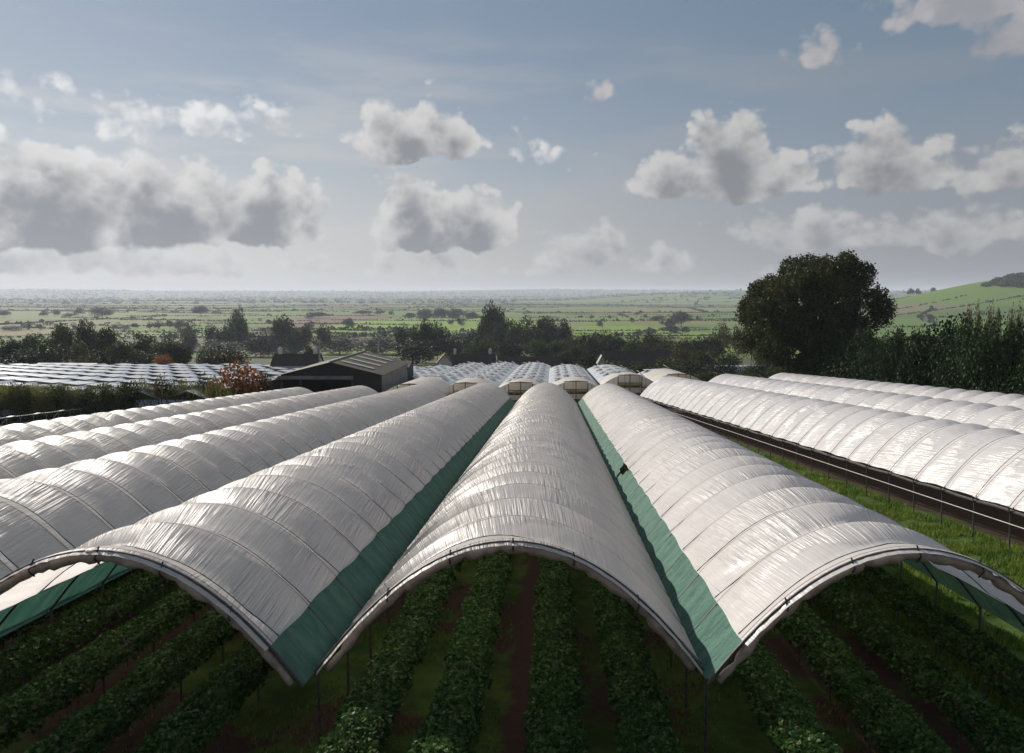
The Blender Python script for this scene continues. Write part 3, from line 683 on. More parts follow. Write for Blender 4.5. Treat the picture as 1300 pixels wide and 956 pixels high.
def glasshouse():
    SPW = 6.5; k = KC; rest = MB(); rest_o = MB(); root = empty('glasshouse', (-90, 100, gz1(-90, 100))); tag(root, 'wide glasshouse with rows of open white roof vents behind the hedge', 'glasshouse')
    ox, oy, oz = root.location
    def G(xc, y): return -9.2 - (y - 100) * 0.054   # gutter height follows the slope
    y0, y1 = 99.0, 190.0; xs = [-144 + SPW * i for i in range(16)]
    vmesh = None; nv = 0
    for i, xl in enumerate(xs):
        mb = MB()
        N = 14
        for s in range(N):
            ya = y0 + (y1 - y0) * s / N; yb = y0 + (y1 - y0) * (s + 1) / N
            a0, b0 = xl + k * (ya - y0), xl + k * (yb - y0)
            za, zb = G(0, ya) + 3.2, G(0, yb) + 3.2
            q = lambda x, y, z: (x - ox, y - oy, z - oz)
            rh = 1.25
            mb.add([q(a0 + 0.06, ya, za), q(a0 + SPW / 2, ya, za + rh), q(b0 + SPW / 2, yb, zb + rh), q(b0 + 0.06, yb, zb)], [(3, 2, 1, 0)])
            mb.add([q(a0 + SPW / 2, ya, za + rh), q(a0 + SPW - 0.06, ya, za), q(b0 + SPW - 0.06, yb, zb), q(b0 + SPW / 2, yb, zb + rh)], [(3, 2, 1, 0)])
        mb.build('roof_span', M_PANE, root)
        # gutters and ridge bars
        mb = MB(); mb.tube([(xl - ox, 0 + y0 - oy, G(0, y0) + 3.2 - oz), (xl + k * (y1 - y0) - ox, y1 - oy, G(0, y1) + 3.2 - oz)], 0.1, 4); mb.build('gutter', M_WHITEMETAL, root)
        # open vents, staggered from span to span
        for j in range(11):
            ya = y0 + 2 + j * 8.2 + (4.1 if i % 2 else 0); L_ = 4.7
            if ya + L_ > y1: continue
            a0, b0 = xl + k * (ya - y0), xl + k * (ya + L_ - y0); za, zb = G(0, ya) + 3.2, G(0, ya + L_) + 3.2
            if a0 / ya < -0.74: continue
            q = lambda x, y, z: (x - ox, y - oy, z - oz)
            fl = [q(a0 + SPW * 0.49, ya, za + 1.32), q(a0 + SPW * 0.9, ya, za + 1.02), q(b0 + SPW * 0.9, ya + L_, zb + 1.02), q(b0 + SPW * 0.49, ya + L_, zb + 1.32)]
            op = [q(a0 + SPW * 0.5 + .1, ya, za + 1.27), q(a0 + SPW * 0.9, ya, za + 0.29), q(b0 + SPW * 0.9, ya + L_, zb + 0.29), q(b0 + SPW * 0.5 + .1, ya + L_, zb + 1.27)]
            if nv < 100 and (j < 9 or i > 10):
                mb = MB(); mb.slab(fl[::-1], 0.05); v = mb.build('vent', M_VENT, root); nv += 1
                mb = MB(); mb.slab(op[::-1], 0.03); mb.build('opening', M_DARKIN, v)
            else: rest.slab(fl[::-1], 0.05); rest_o.slab(op[::-1], 0.03)
    if rest.v:
        o = rest.build('vent', M_VENT, root); o['kind'] = 'stuff'; rest_o.build('opening', M_DARKIN, o)
    for nm, yy in (('end_wall', y0), ('end_wall', y1)):
        mb = MB(); xa = xs[0] + k * (yy - y0); xb = xs[-1] + SPW + k * (yy - y0); z0_ = G(0, yy)
        mb.box(((xa + xb) / 2 - ox, yy - oy, z0_ + 1.1 - oz), (xb - xa, 0.1, 4.2)); mb.build(nm, M_PANE, root)
    for xx in (xs[0], xs[-1] + SPW):
        mb = MB(); mb.slab([(xx - ox, y0 - oy, G(0, y0) - 1 - oz), (xx + k * (y1 - y0) - ox, y1 - oy, G(0, y1) - 1 - oz), (xx + k * (y1 - y0) - ox, y1 - oy, G(0, y1) + 3.2 - oz), (xx - ox, y0 - oy, G(0, y0) + 3.2 - oz)], 0.08); mb.build('side_wall', M_PANE, root)
glasshouse()

M_TIMBER = mat('timber', (0.16, 0.11, 0.07), (0.09, 0.06, 0.045), 0.8, 5)
M_YELLOW = mat('yellow_strip', (0.35, 0.28, 0.04), (0.22, 0.17, 0.03), 0.7, 5)
M_INTERIOR = mat('pallet_goods', (0.35, 0.31, 0.25), (0.08, 0.07, 0.06), 0.8, 1.5, lo=0.45, hi=0.55)
def multispan(xc, y0, y1, label, seed, cream=14, door=True):
    """one rounded bay of the ridge-and-furrow house: film roof, open end frame, raised vents"""
    rg = np.random.default_rng(seed); w = 3.95; rise = 1.6; gh = 2.65
    z0 = gz1(xc, y0); root = empty('arched_greenhouse', (xc, y0, z0)); tag(root, label, 'greenhouse', 'arched greenhouse bays beyond the tunnels')
    kk = KC; sl = 0.052
    P = lambda t, y, h: (kk * (y - y0) + w * t, y - y0, -sl * (y - y0) + h)
    RS = lambda y: rise * (1 - 0.42 * min(max((y - y0 - cream) / 12, 0), 1))
    def sheet(name, ya, yb, m, ny, t0=-1, t1=1, nt=25, lift=0.0):
        vv = []; uu = []; ts = np.linspace(t0, t1, nt)
        for i in range(ny + 1):
            y = ya + (yb - ya) * i / ny
            for t in ts:
                vv.append(P(t, y, gh + RS(y) * (1 - t * t) + lift)); uu.append((y, t * 4.6))
        ix = np.arange((ny + 1) * nt).reshape(ny + 1, nt)
        f = np.stack([ix[:-1, :-1], ix[:-1, 1:], ix[1:, 1:], ix[1:, :-1]], -1).reshape(-1, 4)
        return link(name, np_mesh(name, vv, f, True, np.array(uu)), m, root)
    if cream > 0: sheet('front_film', y0, y0 + cream, M_FILM_CREAM, 8)
    if y1 > y0 + cream: sheet('roof_film', y0 + cream, y1, M_SILVER, 24)
    # vents: flaps propped off the roof film, in staggered pairs
    y = y0 + cream + 2; j = seed
    while y < y1 - 4:
        for t0 in ((-0.72, 0.12) if j % 2 else (-0.35, 0.5)):
            vv = []
            mb = MB(); L_ = 2.5; tw = 0.24
            hh = lambda t, up: gh + RS(y) * (1 - t * t) + up
            mb.slab([P(t0, y, hh(t0, 0.5)), P(t0 + tw, y, hh(t0 + tw, 0.10)), P(t0 + tw, y + L_, hh(t0 + tw, 0.10)), P(t0, y + L_, hh(t0, 0.5))][::-1], 0.04)
            v = mb.build('vent', M_VENT, root)
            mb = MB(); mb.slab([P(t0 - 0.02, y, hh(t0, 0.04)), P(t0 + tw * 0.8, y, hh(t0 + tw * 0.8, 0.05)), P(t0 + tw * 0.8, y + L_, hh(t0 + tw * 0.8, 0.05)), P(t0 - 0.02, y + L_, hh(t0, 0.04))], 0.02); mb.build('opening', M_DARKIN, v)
        y += 4.6 + rg.uniform(-0.3, 0.3); j += 1
    # gable end: film cheeks either side of an open door frame
    if door:
        for s in (-1, 1):
            ts = np.linspace(0.42, 1.0, 9) * s
            vv = [P(t, y0 + 0.02, gh + rise * (1 - t * t)) for t in ts] + [P(t, y0 + 0.02, gh - 0.3) for t in ts]
            n_ = len(ts); o = link('end_panel', np_mesh('end_panel', vv, [(i, i + 1, n_ + i + 1, n_ + i) for i in range(n_ - 1)], False, np.array([(a[0], a[2]) for a in vv])), M_FILM, root)
        mb = MB()
        for s in (-0.42, 0.0, 0.42): mb.tube([P(s, y0 - 0.05, 0.2), P(s, y0 - 0.05, gh + rise * (1 - s * s))], 0.06, 5)
        for h in (gh + 0.35, gh + 1.45): mb.tube([P(-0.42, y0 - 0.05, h), P(0.42, y0 - 0.05, h)], 0.05, 5)
        mb.build('door_frame', M_TIMBER, root)
        mb = MB(); mb.tube([P(-1, y0 - 0.08, gh - 0.25), P(1, y0 - 0.08, gh - 0.25)], 0.07, 6); mb.build('cross_beam', M_TIMBER, root)
        for s in (-1, 1):
            mb = MB(); mb.tube([P(s, y0 - 0.05, 0), P(s, y0 - 0.05, gh)], 0.07, 6); mb.tube([P(s * 0.75, y0 - 0.05, 0.8), P(s, y0 - 0.05, gh - 0.3)], 0.04, 5); mb.build('corner_post', M_TIMBER, root)
        mb = MB(); mb.box(P(0, y0 + 0.1, gh + 0.05), (5.0, 0.12, 0.16)); mb.build('yellow_board', M_YELLOW, root)
        mb = MB(); mb.box(P(0, y0 + 3.0, gh - 0.15), (6.8, 2.0, 0.35)); mb.build('shelf', M_INTERIOR, root)
        vv = [P(t, y0 + 5.0, gh + rise * (1 - t * t) - 0.05) for t in np.linspace(-0.97, 0.97, 13)] + [P(t, y0 + 5.0, 1.2) for t in np.linspace(-0.97, 0.97, 13)]
        link('inner_film_wall', np_mesh('inner_film_wall', vv, [(i, i + 1, 14 + i, 13 + i) for i in range(12)], False, np.array([(a[0], a[2]) for a in vv])), M_FILM, root)
    mb = MB(); mb.box(P(0, y1, gh / 2 - 0.6), (w * 1.9, 0.08, gh + 1.1)); mb.build('back_wall', M_SILVER2, root)
M_SILVER = film_mat('silver_film', (0.70, 0.74, 0.77), rough=0.25, trans=0.3, wrinkle=0.5, tint=(0.42, 0.45, 0.46))
M_SILVER2 = mat('back_panel', (0.45, 0.47, 0.48), (0.35, 0.37, 0.38), 0.5, 2)
SP = [(-14.2, 103.5, 190, 'arched greenhouse bay nearest the barn, tan film at its front'), (-6.5, 104, 190, 'second arched greenhouse bay from the barn'), (1.2, 104, 188, 'third arched greenhouse bay from the barn, behind the middle tunnel'),
      (8.9, 104, 172, 'fourth arched greenhouse bay from the barn'), (16.4, 104, 150, 'fifth arched greenhouse bay from the barn, yellow board under its gable'), (23.6, 106, 128, 'short arched greenhouse bay behind the glossy tunnels')]
for i, (x, a, b, lb) in enumerate(SP): multispan(x, a, b, lb, 40 + i, cream=(15, 10, 7, 9, 5, 14)[i])
multispan(-20.6, 138, 190, 'arched greenhouse bay just behind the barn, vents only', 50, 0, False)
multispan(-28.2, 140, 190, 'arched greenhouse bay farthest behind the barn, partly hidden', 51, 0, False)

# ------------------------------------------------------------------ buildings
M_BARNWALL = mat('barn_boarding', (0.030, 0.032, 0.034), (0.018, 0.02, 0.022), 0.8, 1.5)
M_BARNROOF = mat('barn_roof', (0.095, 0.082, 0.056), (0.055, 0.052, 0.034), 0.75, 0.8, bump=0.02)
M_CONC = mat('grey_panel', (0.24, 0.225, 0.21), (0.17, 0.16, 0.15), 0.8, 1.2)
M_SKYL = mat('roof_light', (0.42, 0.42, 0.36), (0.30, 0.30, 0.24), 0.4, 1.5)
M_BRICKRED = mat('red_tile', (0.20, 0.075, 0.05), (0.12, 0.05, 0.038), 0.85, 3)
M_DARKTILE = mat('dark_tile', (0.055, 0.042, 0.038), (0.035, 0.028, 0.026), 0.85, 1.5)
M_WHITEWALL = mat('white_render', (0.46, 0.44, 0.41), (0.36, 0.34, 0.31), 0.85, 2)
M_WINDOW = mat('window_glass', (0.03, 0.035, 0.04), (0.05, 0.055, 0.06), 0.15, 1, spec=0.8)
M_GREYROOF = mat('grey_sheet_roof', (0.20, 0.195, 0.19), (0.15, 0.145, 0.14), 0.6, 1.0)
def corrugated(mb, quad, n, th=0.08, amp=0.05):
    """roof plane quad = eave0, eave1, ridge1, ridge0 with n shallow corrugations across"""
    e0, e1, r1, r0 = [Vector(p) for p in quad]; nn = (e1 - e0).cross(r0 - e0).normalized()
    vs = []
    for i in range(2 * n + 1):
        f = i / (2 * n); o = nn * (amp if i % 2 else 0)
        vs += [e0.lerp(e1, f) + o, r0.lerp(r1, f) + o, e0.lerp(e1, f) + o - nn * th, r0.lerp(r1, f) + o - nn * th]
    fs = []
    for i in range(2 * n):
        a = 4 * i; b = a + 4
        fs += [(a, b, b + 1, a + 1), (a + 2, a + 3, b + 3, b + 2), (a, a + 2, b + 2, b), (a + 1, b + 1, b + 3, a + 3)]
    fs += [(0, 1, 3, 2), (8 * n, 8 * n + 2, 8 * n + 3, 8 * n + 1)]
    mb.add(vs, fs)
def barn():
    x0, x1, y0, y1 = -34.6, -19.5, 112.0, 132.0; k = 0.055
    gzl = gz1(-27, 112) - 0.3; xc = (x0 + x1) / 2; ze, zr = -3.95, -2.1
    root = empty('barn', (xc, y0, gzl)); tag(root, 'dark open-fronted farm barn with mossy corrugated roof and pale roof lights', 'barn')
    q = lambda x, y, z: (x + k * (y - y0) - xc, y - y0, z - gzl)
    # side walls, back wall, front gable with big opening
    mb = MB(); mb.slab([q(x1, y0, gzl), q(x1, y1, gzl), q(x1, y1, ze), q(x1, y0, ze)], 0.2); mb.build('side_wall', M_CONC, root)
    mb = MB(); mb.slab([q(x0, y1, gzl), q(x0, y0, gzl), q(x0, y0, ze), q(x0, y1, ze)], 0.2); mb.build('side_wall', M_BARNWALL, root)
    mb = MB(); pts = [q(x0, y1, gzl), q(x1, y1, gzl), q(x1, y1, ze - .05), q(xc, y1, zr - .05), q(x0, y1, ze - .05)]
    mb.add(pts + [(a, b - 0.2, c) for a, b, c in pts], [(0, 1, 2, 3, 4)[::-1], (5, 6, 7, 8, 9), (0, 1, 6, 5), (1, 2, 7, 6), (2, 3, 8, 7), (3, 4, 9, 8), (4, 0, 5, 9)]); mb.build('back_wall', M_BARNWALL, root)
    mb = MB(); hd = ze - 0.75
    pts = [q(x0, y0, hd), q(x1, y0, hd), q(x1, y0, ze - .03), q(xc, y0, zr - .05), q(x0, y0, ze - .03)]
    mb.add(pts + [(a, b + 0.2, c) for a, b, c in pts], [(0, 1, 2, 3, 4), (5, 6, 7, 8, 9)[::-1], (0, 5, 6, 1), (1, 6, 7, 2), (2, 7, 8, 3), (3, 8, 9, 4), (4, 9, 5, 0)]); mb.build('gable', M_BARNWALL, root)
    mb = MB(); mb.slab([q(x1 - 4.2, y0 - .02, gzl), q(x1, y0 - .02, gzl), q(x1, y0 - .02, hd), q(x1 - 4.2, y0 - .02, hd)], 0.15); mb.build('front_wall', M_BARNWALL, root)
    for xx in (x0 + 0.2, x0 + 3.0, x1 - 4.4):
        mb = MB(); p = q(xx, y0 - 0.12, 0); mb.box((p[0], p[1], (hd - gzl) / 2), (0.28, 0.2, hd - gzl)); mb.build('post', M_DARKSTEEL, root)
    mb = MB(); a = q(x0 - 0.3, y0 - .5, ze - 0.35); b = q(x1 - 4.2, y0 - .5, ze - 0.35); mb.box(((a[0] + b[0]) / 2, -0.4, ze - 0.45 - gzl), (b[0] - a[0], 0.5, 0.5)); mb.build('canopy', M_GREYROOF, root)
    ov = 0.4
    for nm, xe, s in (('roof', x1 + ov, 1), ('roof', x0 - ov, -1)):
        mb = MB(); zz = ze - 0.1
        qd = [q(xe, y0 - ov, zz), q(xe, y1 + ov, zz), q(xc, y1 + ov, zr + 0.03), q(xc, y0 - ov, zr + 0.03)]
        if s < 0: qd = [qd[1], qd[0], qd[3], qd[2]]
        corrugated(mb, qd, 34); rf = mb.build(nm, M_BARNROOF, root)
        if s > 0:
            for j in range(4):
                ya = y0 + 2.4 + j * 4.4; fa, fb = 0.10, 0.72
                P0 = [Vector(q(xc, ya, zr)).lerp(Vector(q(xe, ya, zz)), f) for f in (fa, fb)]; P1 = [Vector(q(xc, ya + 0.95, zr)).lerp(Vector(q(xe, ya + 0.95, zz)), f) for f in (fa, fb)]
                mb = MB(); up = Vector((0, 0, 0.17)); mb.slab([P0[0] + up, P0[1] + up, P1[1] + up, P1[0] + up], 0.05); mb.build('roof_light', M_SKYL, rf)
    mb = MB(); mb.tube([q(xc, y0 - ov, zr + 0.08), q(xc, y1 + ov, zr + 0.08)], 0.14, 6); mb.build('ridge_cap', M_GREYROOF, root)
    # lean-to on the left
    mb = MB(); corrugated(mb, [q(x0 - 3.6, y1, ze - 1.3), q(x0 - 3.6, y0, ze - 1.3), q(x0 - .1, y0, ze - 0.35), q(x0 - .1, y1, ze - 0.35)], 20); mb.build('lean_to_roof', M_BARNROOF, root)
    mb = MB(); pts = [q(x0 - 3.5, y0, gzl), q(x0 - .05, y0, gzl), q(x0 - .05, y0, ze - .55), q(x0 - 3.5, y0, ze - 1.45)]; mb.slab(pts, 0.15); mb.build('lean_to_wall', M_BARNWALL, root)
barn()
def gable_house(name, cx, cy, L, W_, hw, hr, rz, wallm, roofm, label, cat, chimneys=0, wins=0, lights=0, zoff=0.0, lightm=None):
    """house with ridge along local x; walls, roof, chimneys, windows"""
    z = gz1(cx, cy) - 0.4 + zoff; root = empty(name, (cx, cy, z), rz); tag(root, label, cat)
    mb = MB(); x, y = L / 2, W_ / 2
    vs = [(-x, -y, 0), (x, -y, 0), (x, y, 0), (-x, y, 0), (-x, -y, hw), (x, -y, hw), (x, y, hw), (-x, y, hw), (-x, 0, hw + hr), (x, 0, hw + hr)]
    mb.add(vs, [(0, 1, 5, 4), (2, 3, 7, 6), (1, 2, 6, 9, 5), (3, 0, 4, 8, 7), (3, 2, 1, 0)]); mb.build('wall', wallm, root)
    ov = 0.35; sl = hr / y
    mb = MB()
    for s in (-1, 1):
        e0, e1 = (-x - ov, s * (y + ov), hw - sl * ov + 0.12), (x + ov, s * (y + ov), hw - sl * ov + 0.12); r0, r1 = (-x - ov, 0, hw + hr + 0.12), (x + ov, 0, hw + hr + 0.12)
        mb.slab([e0, e1, r1, r0] if s < 0 else [e1, e0, r0, r1], 0.15)
    rf = mb.build('roof', roofm, root)
    for i in range(chimneys):
        xx = -x * 0.8 + i * 1.6 * x / max(1, chimneys - 1) if chimneys > 1 else -x * 0.75
        mb = MB(); mb.box((xx, 0.1, hw + hr + 0.5), (0.8, 0.6, 1.6)); mb.box((xx, 0.1, hw + hr + 1.33), (0.95, 0.75, 0.12)); mb.tube([(xx, 0.1, hw + hr + 1.35), (xx, 0.1, hw + hr + 1.75)], 0.14, 8); mb.build('chimney', M_BRICKRED if wallm is not M_WHITEWALL else M_WHITEWALL, rf)
    for i in range(wins):
        xx = -x + L * (i + 0.5) / wins
        mb = MB(); mb.box((xx, -y - 0.03, hw * 0.55), (1.0, 0.08, 1.1)); w = mb.build('window', M_WHITEMETAL, root)
        mb = MB(); mb.box((xx - 0.23, -y - 0.08, hw * 0.55), (0.38, 0.03, 0.9)); mb.box((xx + 0.23, -y - 0.08, hw * 0.55), (0.38, 0.03, 0.9)); mb.build('pane', M_WINDOW, w)
    for i in range(lights):
        xx = -x + L * (i + 0.6) / lights; a, b = 0.25, 0.85
        mb = MB(); f = lambda t, q: (q, -(y) * t, hw + hr * (1 - t) + 0.17)
        mb.slab([f(b, xx), f(b, xx + L * 0.07), f(a, xx + L * 0.07), f(a, xx)], 0.04); mb.build('roof_light', lightm or M_SKYL, rf)
    return root
def at(px, d): return (px - 650) / F * d
def ztop(py, d): return CAMZ - (py - 372) / F * d
def house_top(px, top, d, *a, **k):
    """places a building so that its ridge reaches a measured height"""
    pass
x_, d_ = at(84, 203), 203; zt = ztop(461.5, d_) - gz1(x_, d_) + 0.4
gable_house('packing_shed', x_, d_, 16.0, 11, zt - 2.4, 2.4, R(-3), M_CONC, M_GREYROOF, 'grey-roofed shed with three bright roof lights behind the glasshouse', 'shed', lights=3, lightm=M_WHITEMETAL)
x_, d_ = at(377, 172), 172; zt = ztop(449.5, d_) - gz1(x_, d_) + 0.4
gable_house('farmhouse', x_, d_, 10.0, 6.5, zt - 2.2, 2.2, R(2), M_WHITEWALL, M_DARKTILE, 'low farmhouse with dark tiled roof and white walls beyond the barn left end', 'house', chimneys=2, wins=4)
x_, d_ = at(511, 136), 136; zt = ztop(459.5, d_) - gz1(x_, d_) + 0.4
gable_house('lean_shed', x_, d_, 2.6, 9.0, zt - 0.8, 0.8, R(0), M_BARNWALL, M_BARNWALL, 'small black shed against the right end of the barn', 'shed')
x_, d_ = at(600, 222), 222; zt = ztop(449.5, d_) - gz1(x_, d_) + 0.4
gable_house('cottage', x_, d_, 13.0, 6.5, zt - 2.8, 2.8, R(6), M_WHITEWALL, M_DARKTILE, 'long dark-roofed cottage with pale chimney behind the arched greenhouses', 'house', chimneys=2, wins=5)
x_, d_ = at(564, 216), 216; zt = ztop(449.0, d_) - gz1(x_, d_) + 0.4
gable_house('outhouse', x_, d_, 5, 4.2, zt - 2.4, 2.4, R(95), M_WHITEWALL, M_BRICKRED, 'small red-roofed outhouse, white gable towards the greenhouses', 'outhouse')
x_, d_ = at(672, 232), 232; zt = ztop(453, d_) - gz1(x_, d_) + 0.4
gable_house('stable_block', x_, d_, 19, 6, zt - 2.4, 2.4, R(-3), M_WHITEWALL, M_DARKTILE, 'low brown-roofed stable block right of the dark-roofed cottage', 'stable', wins=6)
x_, d_ = at(808, 226), 226; zt = ztop(446, d_) - gz1(x_, d_) + 0.4
gable_house('long_barn', x_, d_, 19, 7, zt - 3.6, 3.6, R(-2), M_BARNWALL, M_DARKTILE, 'long dark thatch-brown barn roof among the olive trees', 'barn')
x_, d_ = at(764, 215), 215; zt = ztop(451, d_) - gz1(x_, d_) + 0.4
gable_house('white_gabled_house', x_, d_, 2.6, 2.1, zt - 1.9, 1.9, R(90), M_WHITEWALL, M_GREYROOF, 'white pointed gable at the end of the long dark barn', 'house', wins=1)
x_, d_ = at(1179, 1180), 1180
gable_house('stone_house', x_, d_, 15, 9, 5.5, 6, R(25), mat('stone_wall', (0.22, 0.18, 0.14), (0.16, 0.13, 0.10), 0.9, 3), mat('brown_tile', (0.09, 0.055, 0.045), (0.06, 0.04, 0.035), 0.9, 2), 'stone house with steep brown roof on the green slope above the shelter trees', 'house', wins=3)
x_, d_ = at(945, 190), 190; zt = gz1(x_, d_)
def far_tunnel():
    root = empty('far_polytunnel', (x_, d_, zt)); tag(root, 'small pale plastic tunnel half hidden in scrub left of the oak', 'polytunnel'); vv = []; uu = []
    for i in range(9):
        for t in np.linspace(-1, 1, 17): vv.append((-7 + 14 * i / 8, 2.8 * t, 2.6 * (1 - t * t) + 1.4)); uu.append((i * 1.7, t * 3))
    ix = np.arange(9 * 17).reshape(9, 17); f = np.stack([ix[:-1, :-1], ix[:-1, 1:], ix[1:, 1:], ix[1:, :-1]], -1).reshape(-1, 4)
    link('film_cover', np_mesh('film_cover', vv, f, True, np.array(uu)), M_SILVER, root)
    mb = MB()
    for s in (-2.75, 2.75): mb.box((0, s, 0.6), (14, 0.1, 1.7))
    mb.build('side_board', M_CONC, root)
far_tunnel()
# poles near the barn
M_POLE = mat('pole_wood', (0.30, 0.27, 0.24), (0.2, 0.17, 0.15), 0.9, 4)
for px, pt, d, lb in ((405, 431, 150, 'pale wooden pole just left behind the barn ridge'), (480, 434, 150, 'pale wooden pole behind the right slope of the barn roof'), (453, 436, 240, 'thin pole standing in the stubble field behind the barn ridge')):
    x = at(px, d); zb = gz1(x, d); h = ztop(pt, d) - zb
    root = empty('utility_pole', (x, d, zb)); tag(root, lb, 'pole', 'wooden poles behind the barn')
    mb = MB(); mb.tube([(0, 0, -0.3), (0, 0, h)], [0.2, 0.15], 8); mb.build('pole', M_POLE, root)
    mb = MB(); mb.box((0, -0.14, h - 0.5), (1.3, 0.12, 0.14)); mb.build('crossarm', M_POLE, root)

# ------------------------------------------------------------------ trees
def crown_np(seed, w, h, n, leaf, lumps=14, base=0.0, shape='round', fill=0.35):
    """leaf clumps spread over uneven lumps; crown spans z base..base+h"""
    rg = np.random.default_rng(seed); out = []; wt_ = []
    Cs = []; Rs = []
    for i in range(lumps):
        if shape == 'round':
            ph = rg.uniform(0, 2 * math.pi); ct = rg.uniform(-0.75, 1.0); st = math.sqrt(1 - ct * ct)
            q = rg.uniform(0.35, 0.75); c = np.array([math.cos(ph) * st * q * w / 2, math.sin(ph) * st * q * w / 2, base + h * 0.5 + ct * q * h * 0.5]); r = rg.uniform(0.16, 0.30) * min(w, h)
        elif shape == 'column':
            f = rg.random(); c = np.array([rg.normal() * w * 0.12, rg.normal() * w * 0.12, base + h * (0.08 + 0.86 * f)]); r = w * 0.42 * (1 - 0.65 * max(0, f - 0.4) / 0.6) * rg.uniform(0.7, 1.1)
        elif shape == 'cone':
            f = rg.random(); a = rg.uniform(0, 6.28); rr = w * 0.34 * (1 - f) ; c = np.array([math.cos(a) * rr, math.sin(a) * rr, base + h * (0.05 + 0.85 * f)]); r = w * (0.30 * (1 - f) + 0.09)
        else:  # low bush
            ph = rg.uniform(0, 2 * math.pi); q = math.sqrt(rg.random()) * 0.75; c = np.array([math.cos(ph) * q * w / 2, math.sin(ph) * q * w / 2, base + h * rg.uniform(0.25, 0.65)]); r = rg.uniform(0.2, 0.34) * min(w, h)
        Cs.append(c); Rs.append(r)
    Rs = np.array(Rs); Cs = np.array(Cs); pr = Rs ** 2 / (Rs ** 2).sum()
    k = rg.choice(lumps, n, p=pr)
    dr = rg.normal(size=(n, 3)); dr /= np.linalg.norm(dr, axis=1, keepdims=True)
    rad = np.where(rg.random(n) < fill, rg.random(n) ** 0.5, rg.uniform(0.82, 1.12, n))
    pts = Cs[k] + dr * (Rs[k] * rad)[:, None] * np.array([1, 1, 0.85])
    pts += rg.normal(size=(n, 3)) * leaf * 0.4
    zlo, zhi = base, base + h
    pts[:, 2] = np.clip(pts[:, 2], zlo + 0.02 * rg.random(n) * h, None)
    # scale so that the real top and width match what was asked
    top = np.percentile(pts[:, 2], 98.5); pts[:, 2] = zlo + (pts[:, 2] - zlo) * (h / max(top - zlo, 0.1))
    wx = np.percentile(np.abs(pts[:, 0]), 99); pts[:, :2] *= (w / 2) / wx
    v, f = rand_quads(pts, leaf, rg, 0.0)
    return v, f, Cs, Rs
def trunk_mb(h, r, tips, rg):
    mb = MB(); mb.tube([(0, 0, -0.4), (0.02 * h, 0, h * 0.35), (0, 0.01 * h, h * 0.7), (0, 0, h * 0.92)], [r * 1.25, r * 0.9, r * 0.55, r * 0.15], 8)
    for t in tips:
        s = h * rg.uniform(0.25, 0.5); a = Vector((0, 0, s)); b = Vector(t); mb.tube([a, a.lerp(b, 0.5) + Vector((0, 0, -0.03 * h)), b], [r * 0.45, r * 0.28, r * 0.06], 6)
    return mb
PROT = {}
def proto(kind, var):
    """unit meshes: crown 1 wide, 1 high; scaled per tree"""
    key = (kind, var)
    if key in PROT: return PROT[key]
    spec = {'round': ('round', 4200, 0.046, 22), 'loose': ('round', 1500, 0.062, 12), 'bush': ('bush', 2600, 0.052, 14), 'poplar': ('column', 2200, 0.05, 12), 'cone': ('cone', 2400, 0.05, 20), 'tiny': ('round', 420, 0.11, 8), 'shelter': ('cone', 9000, 0.030, 34), 'shelter_round': ('round', 9000, 0.030, 30)}[kind]
    H = 10.0
    v, f, Cs, Rs = crown_np(var * 17 + 5, H, H * (0.86 if kind not in ('bush',) else 1.0), spec[1], spec[2] * H, spec[3], base=H * (0.07 if kind not in ('bush', 'cone', 'poplar', 'shelter', 'shelter_round') else 0.02), shape=spec[0])
    cm = np_mesh('crown', v, f); rg_ = np.random.default_rng(var)
    mb = trunk_mb(H * 0.9, 0.22, [tuple(c) for c in Cs[:4]], rg_) if kind != 'bush' else trunk_mb(H * 0.5, 0.16, [tuple(c) for c in Cs[:3]], rg_)
    tm = bpy.data.meshes.new('trunk'); tm.from_pydata(mb.v, [], mb.f); tm.materials.append(M_BARK)
    PROT[key] = (cm, tm); return PROT[key]
MATM = {}
def crown_with(cm, m):
    key = (cm.name, m.name)
    if key not in MATM:
        c = cm.copy(); c.materials.clear(); c.materials.append(m); MATM[key] = c
    return MATM[key]
def tree(name, x, y, w, h, kind, m, label, group, cat='tree', var=None, sub=None):
    var = random.randrange(5) if var is None else var
    cm, tm = proto(kind, var); z = gz1(x, y)
    root = empty(name, (x, y, z), random.uniform(0, 6.28)); root.scale = (w / 10, w / 10, h / 10)
    tag(root, label, cat, group)
    link('crown', crown_with(cm, m), None, root)
    if kind != 'tiny' or True: link('trunk', tm, None, root)
    return root
def tree_px(name, px, top, wpx, d, kind, m, label, group, **k):
    x = at(px, d); w = wpx / F * d; h = ztop(top, d) - gz1(x, d)
    return tree(name, x, d, w, max(h, 1.0), kind, m, label, group, **k)

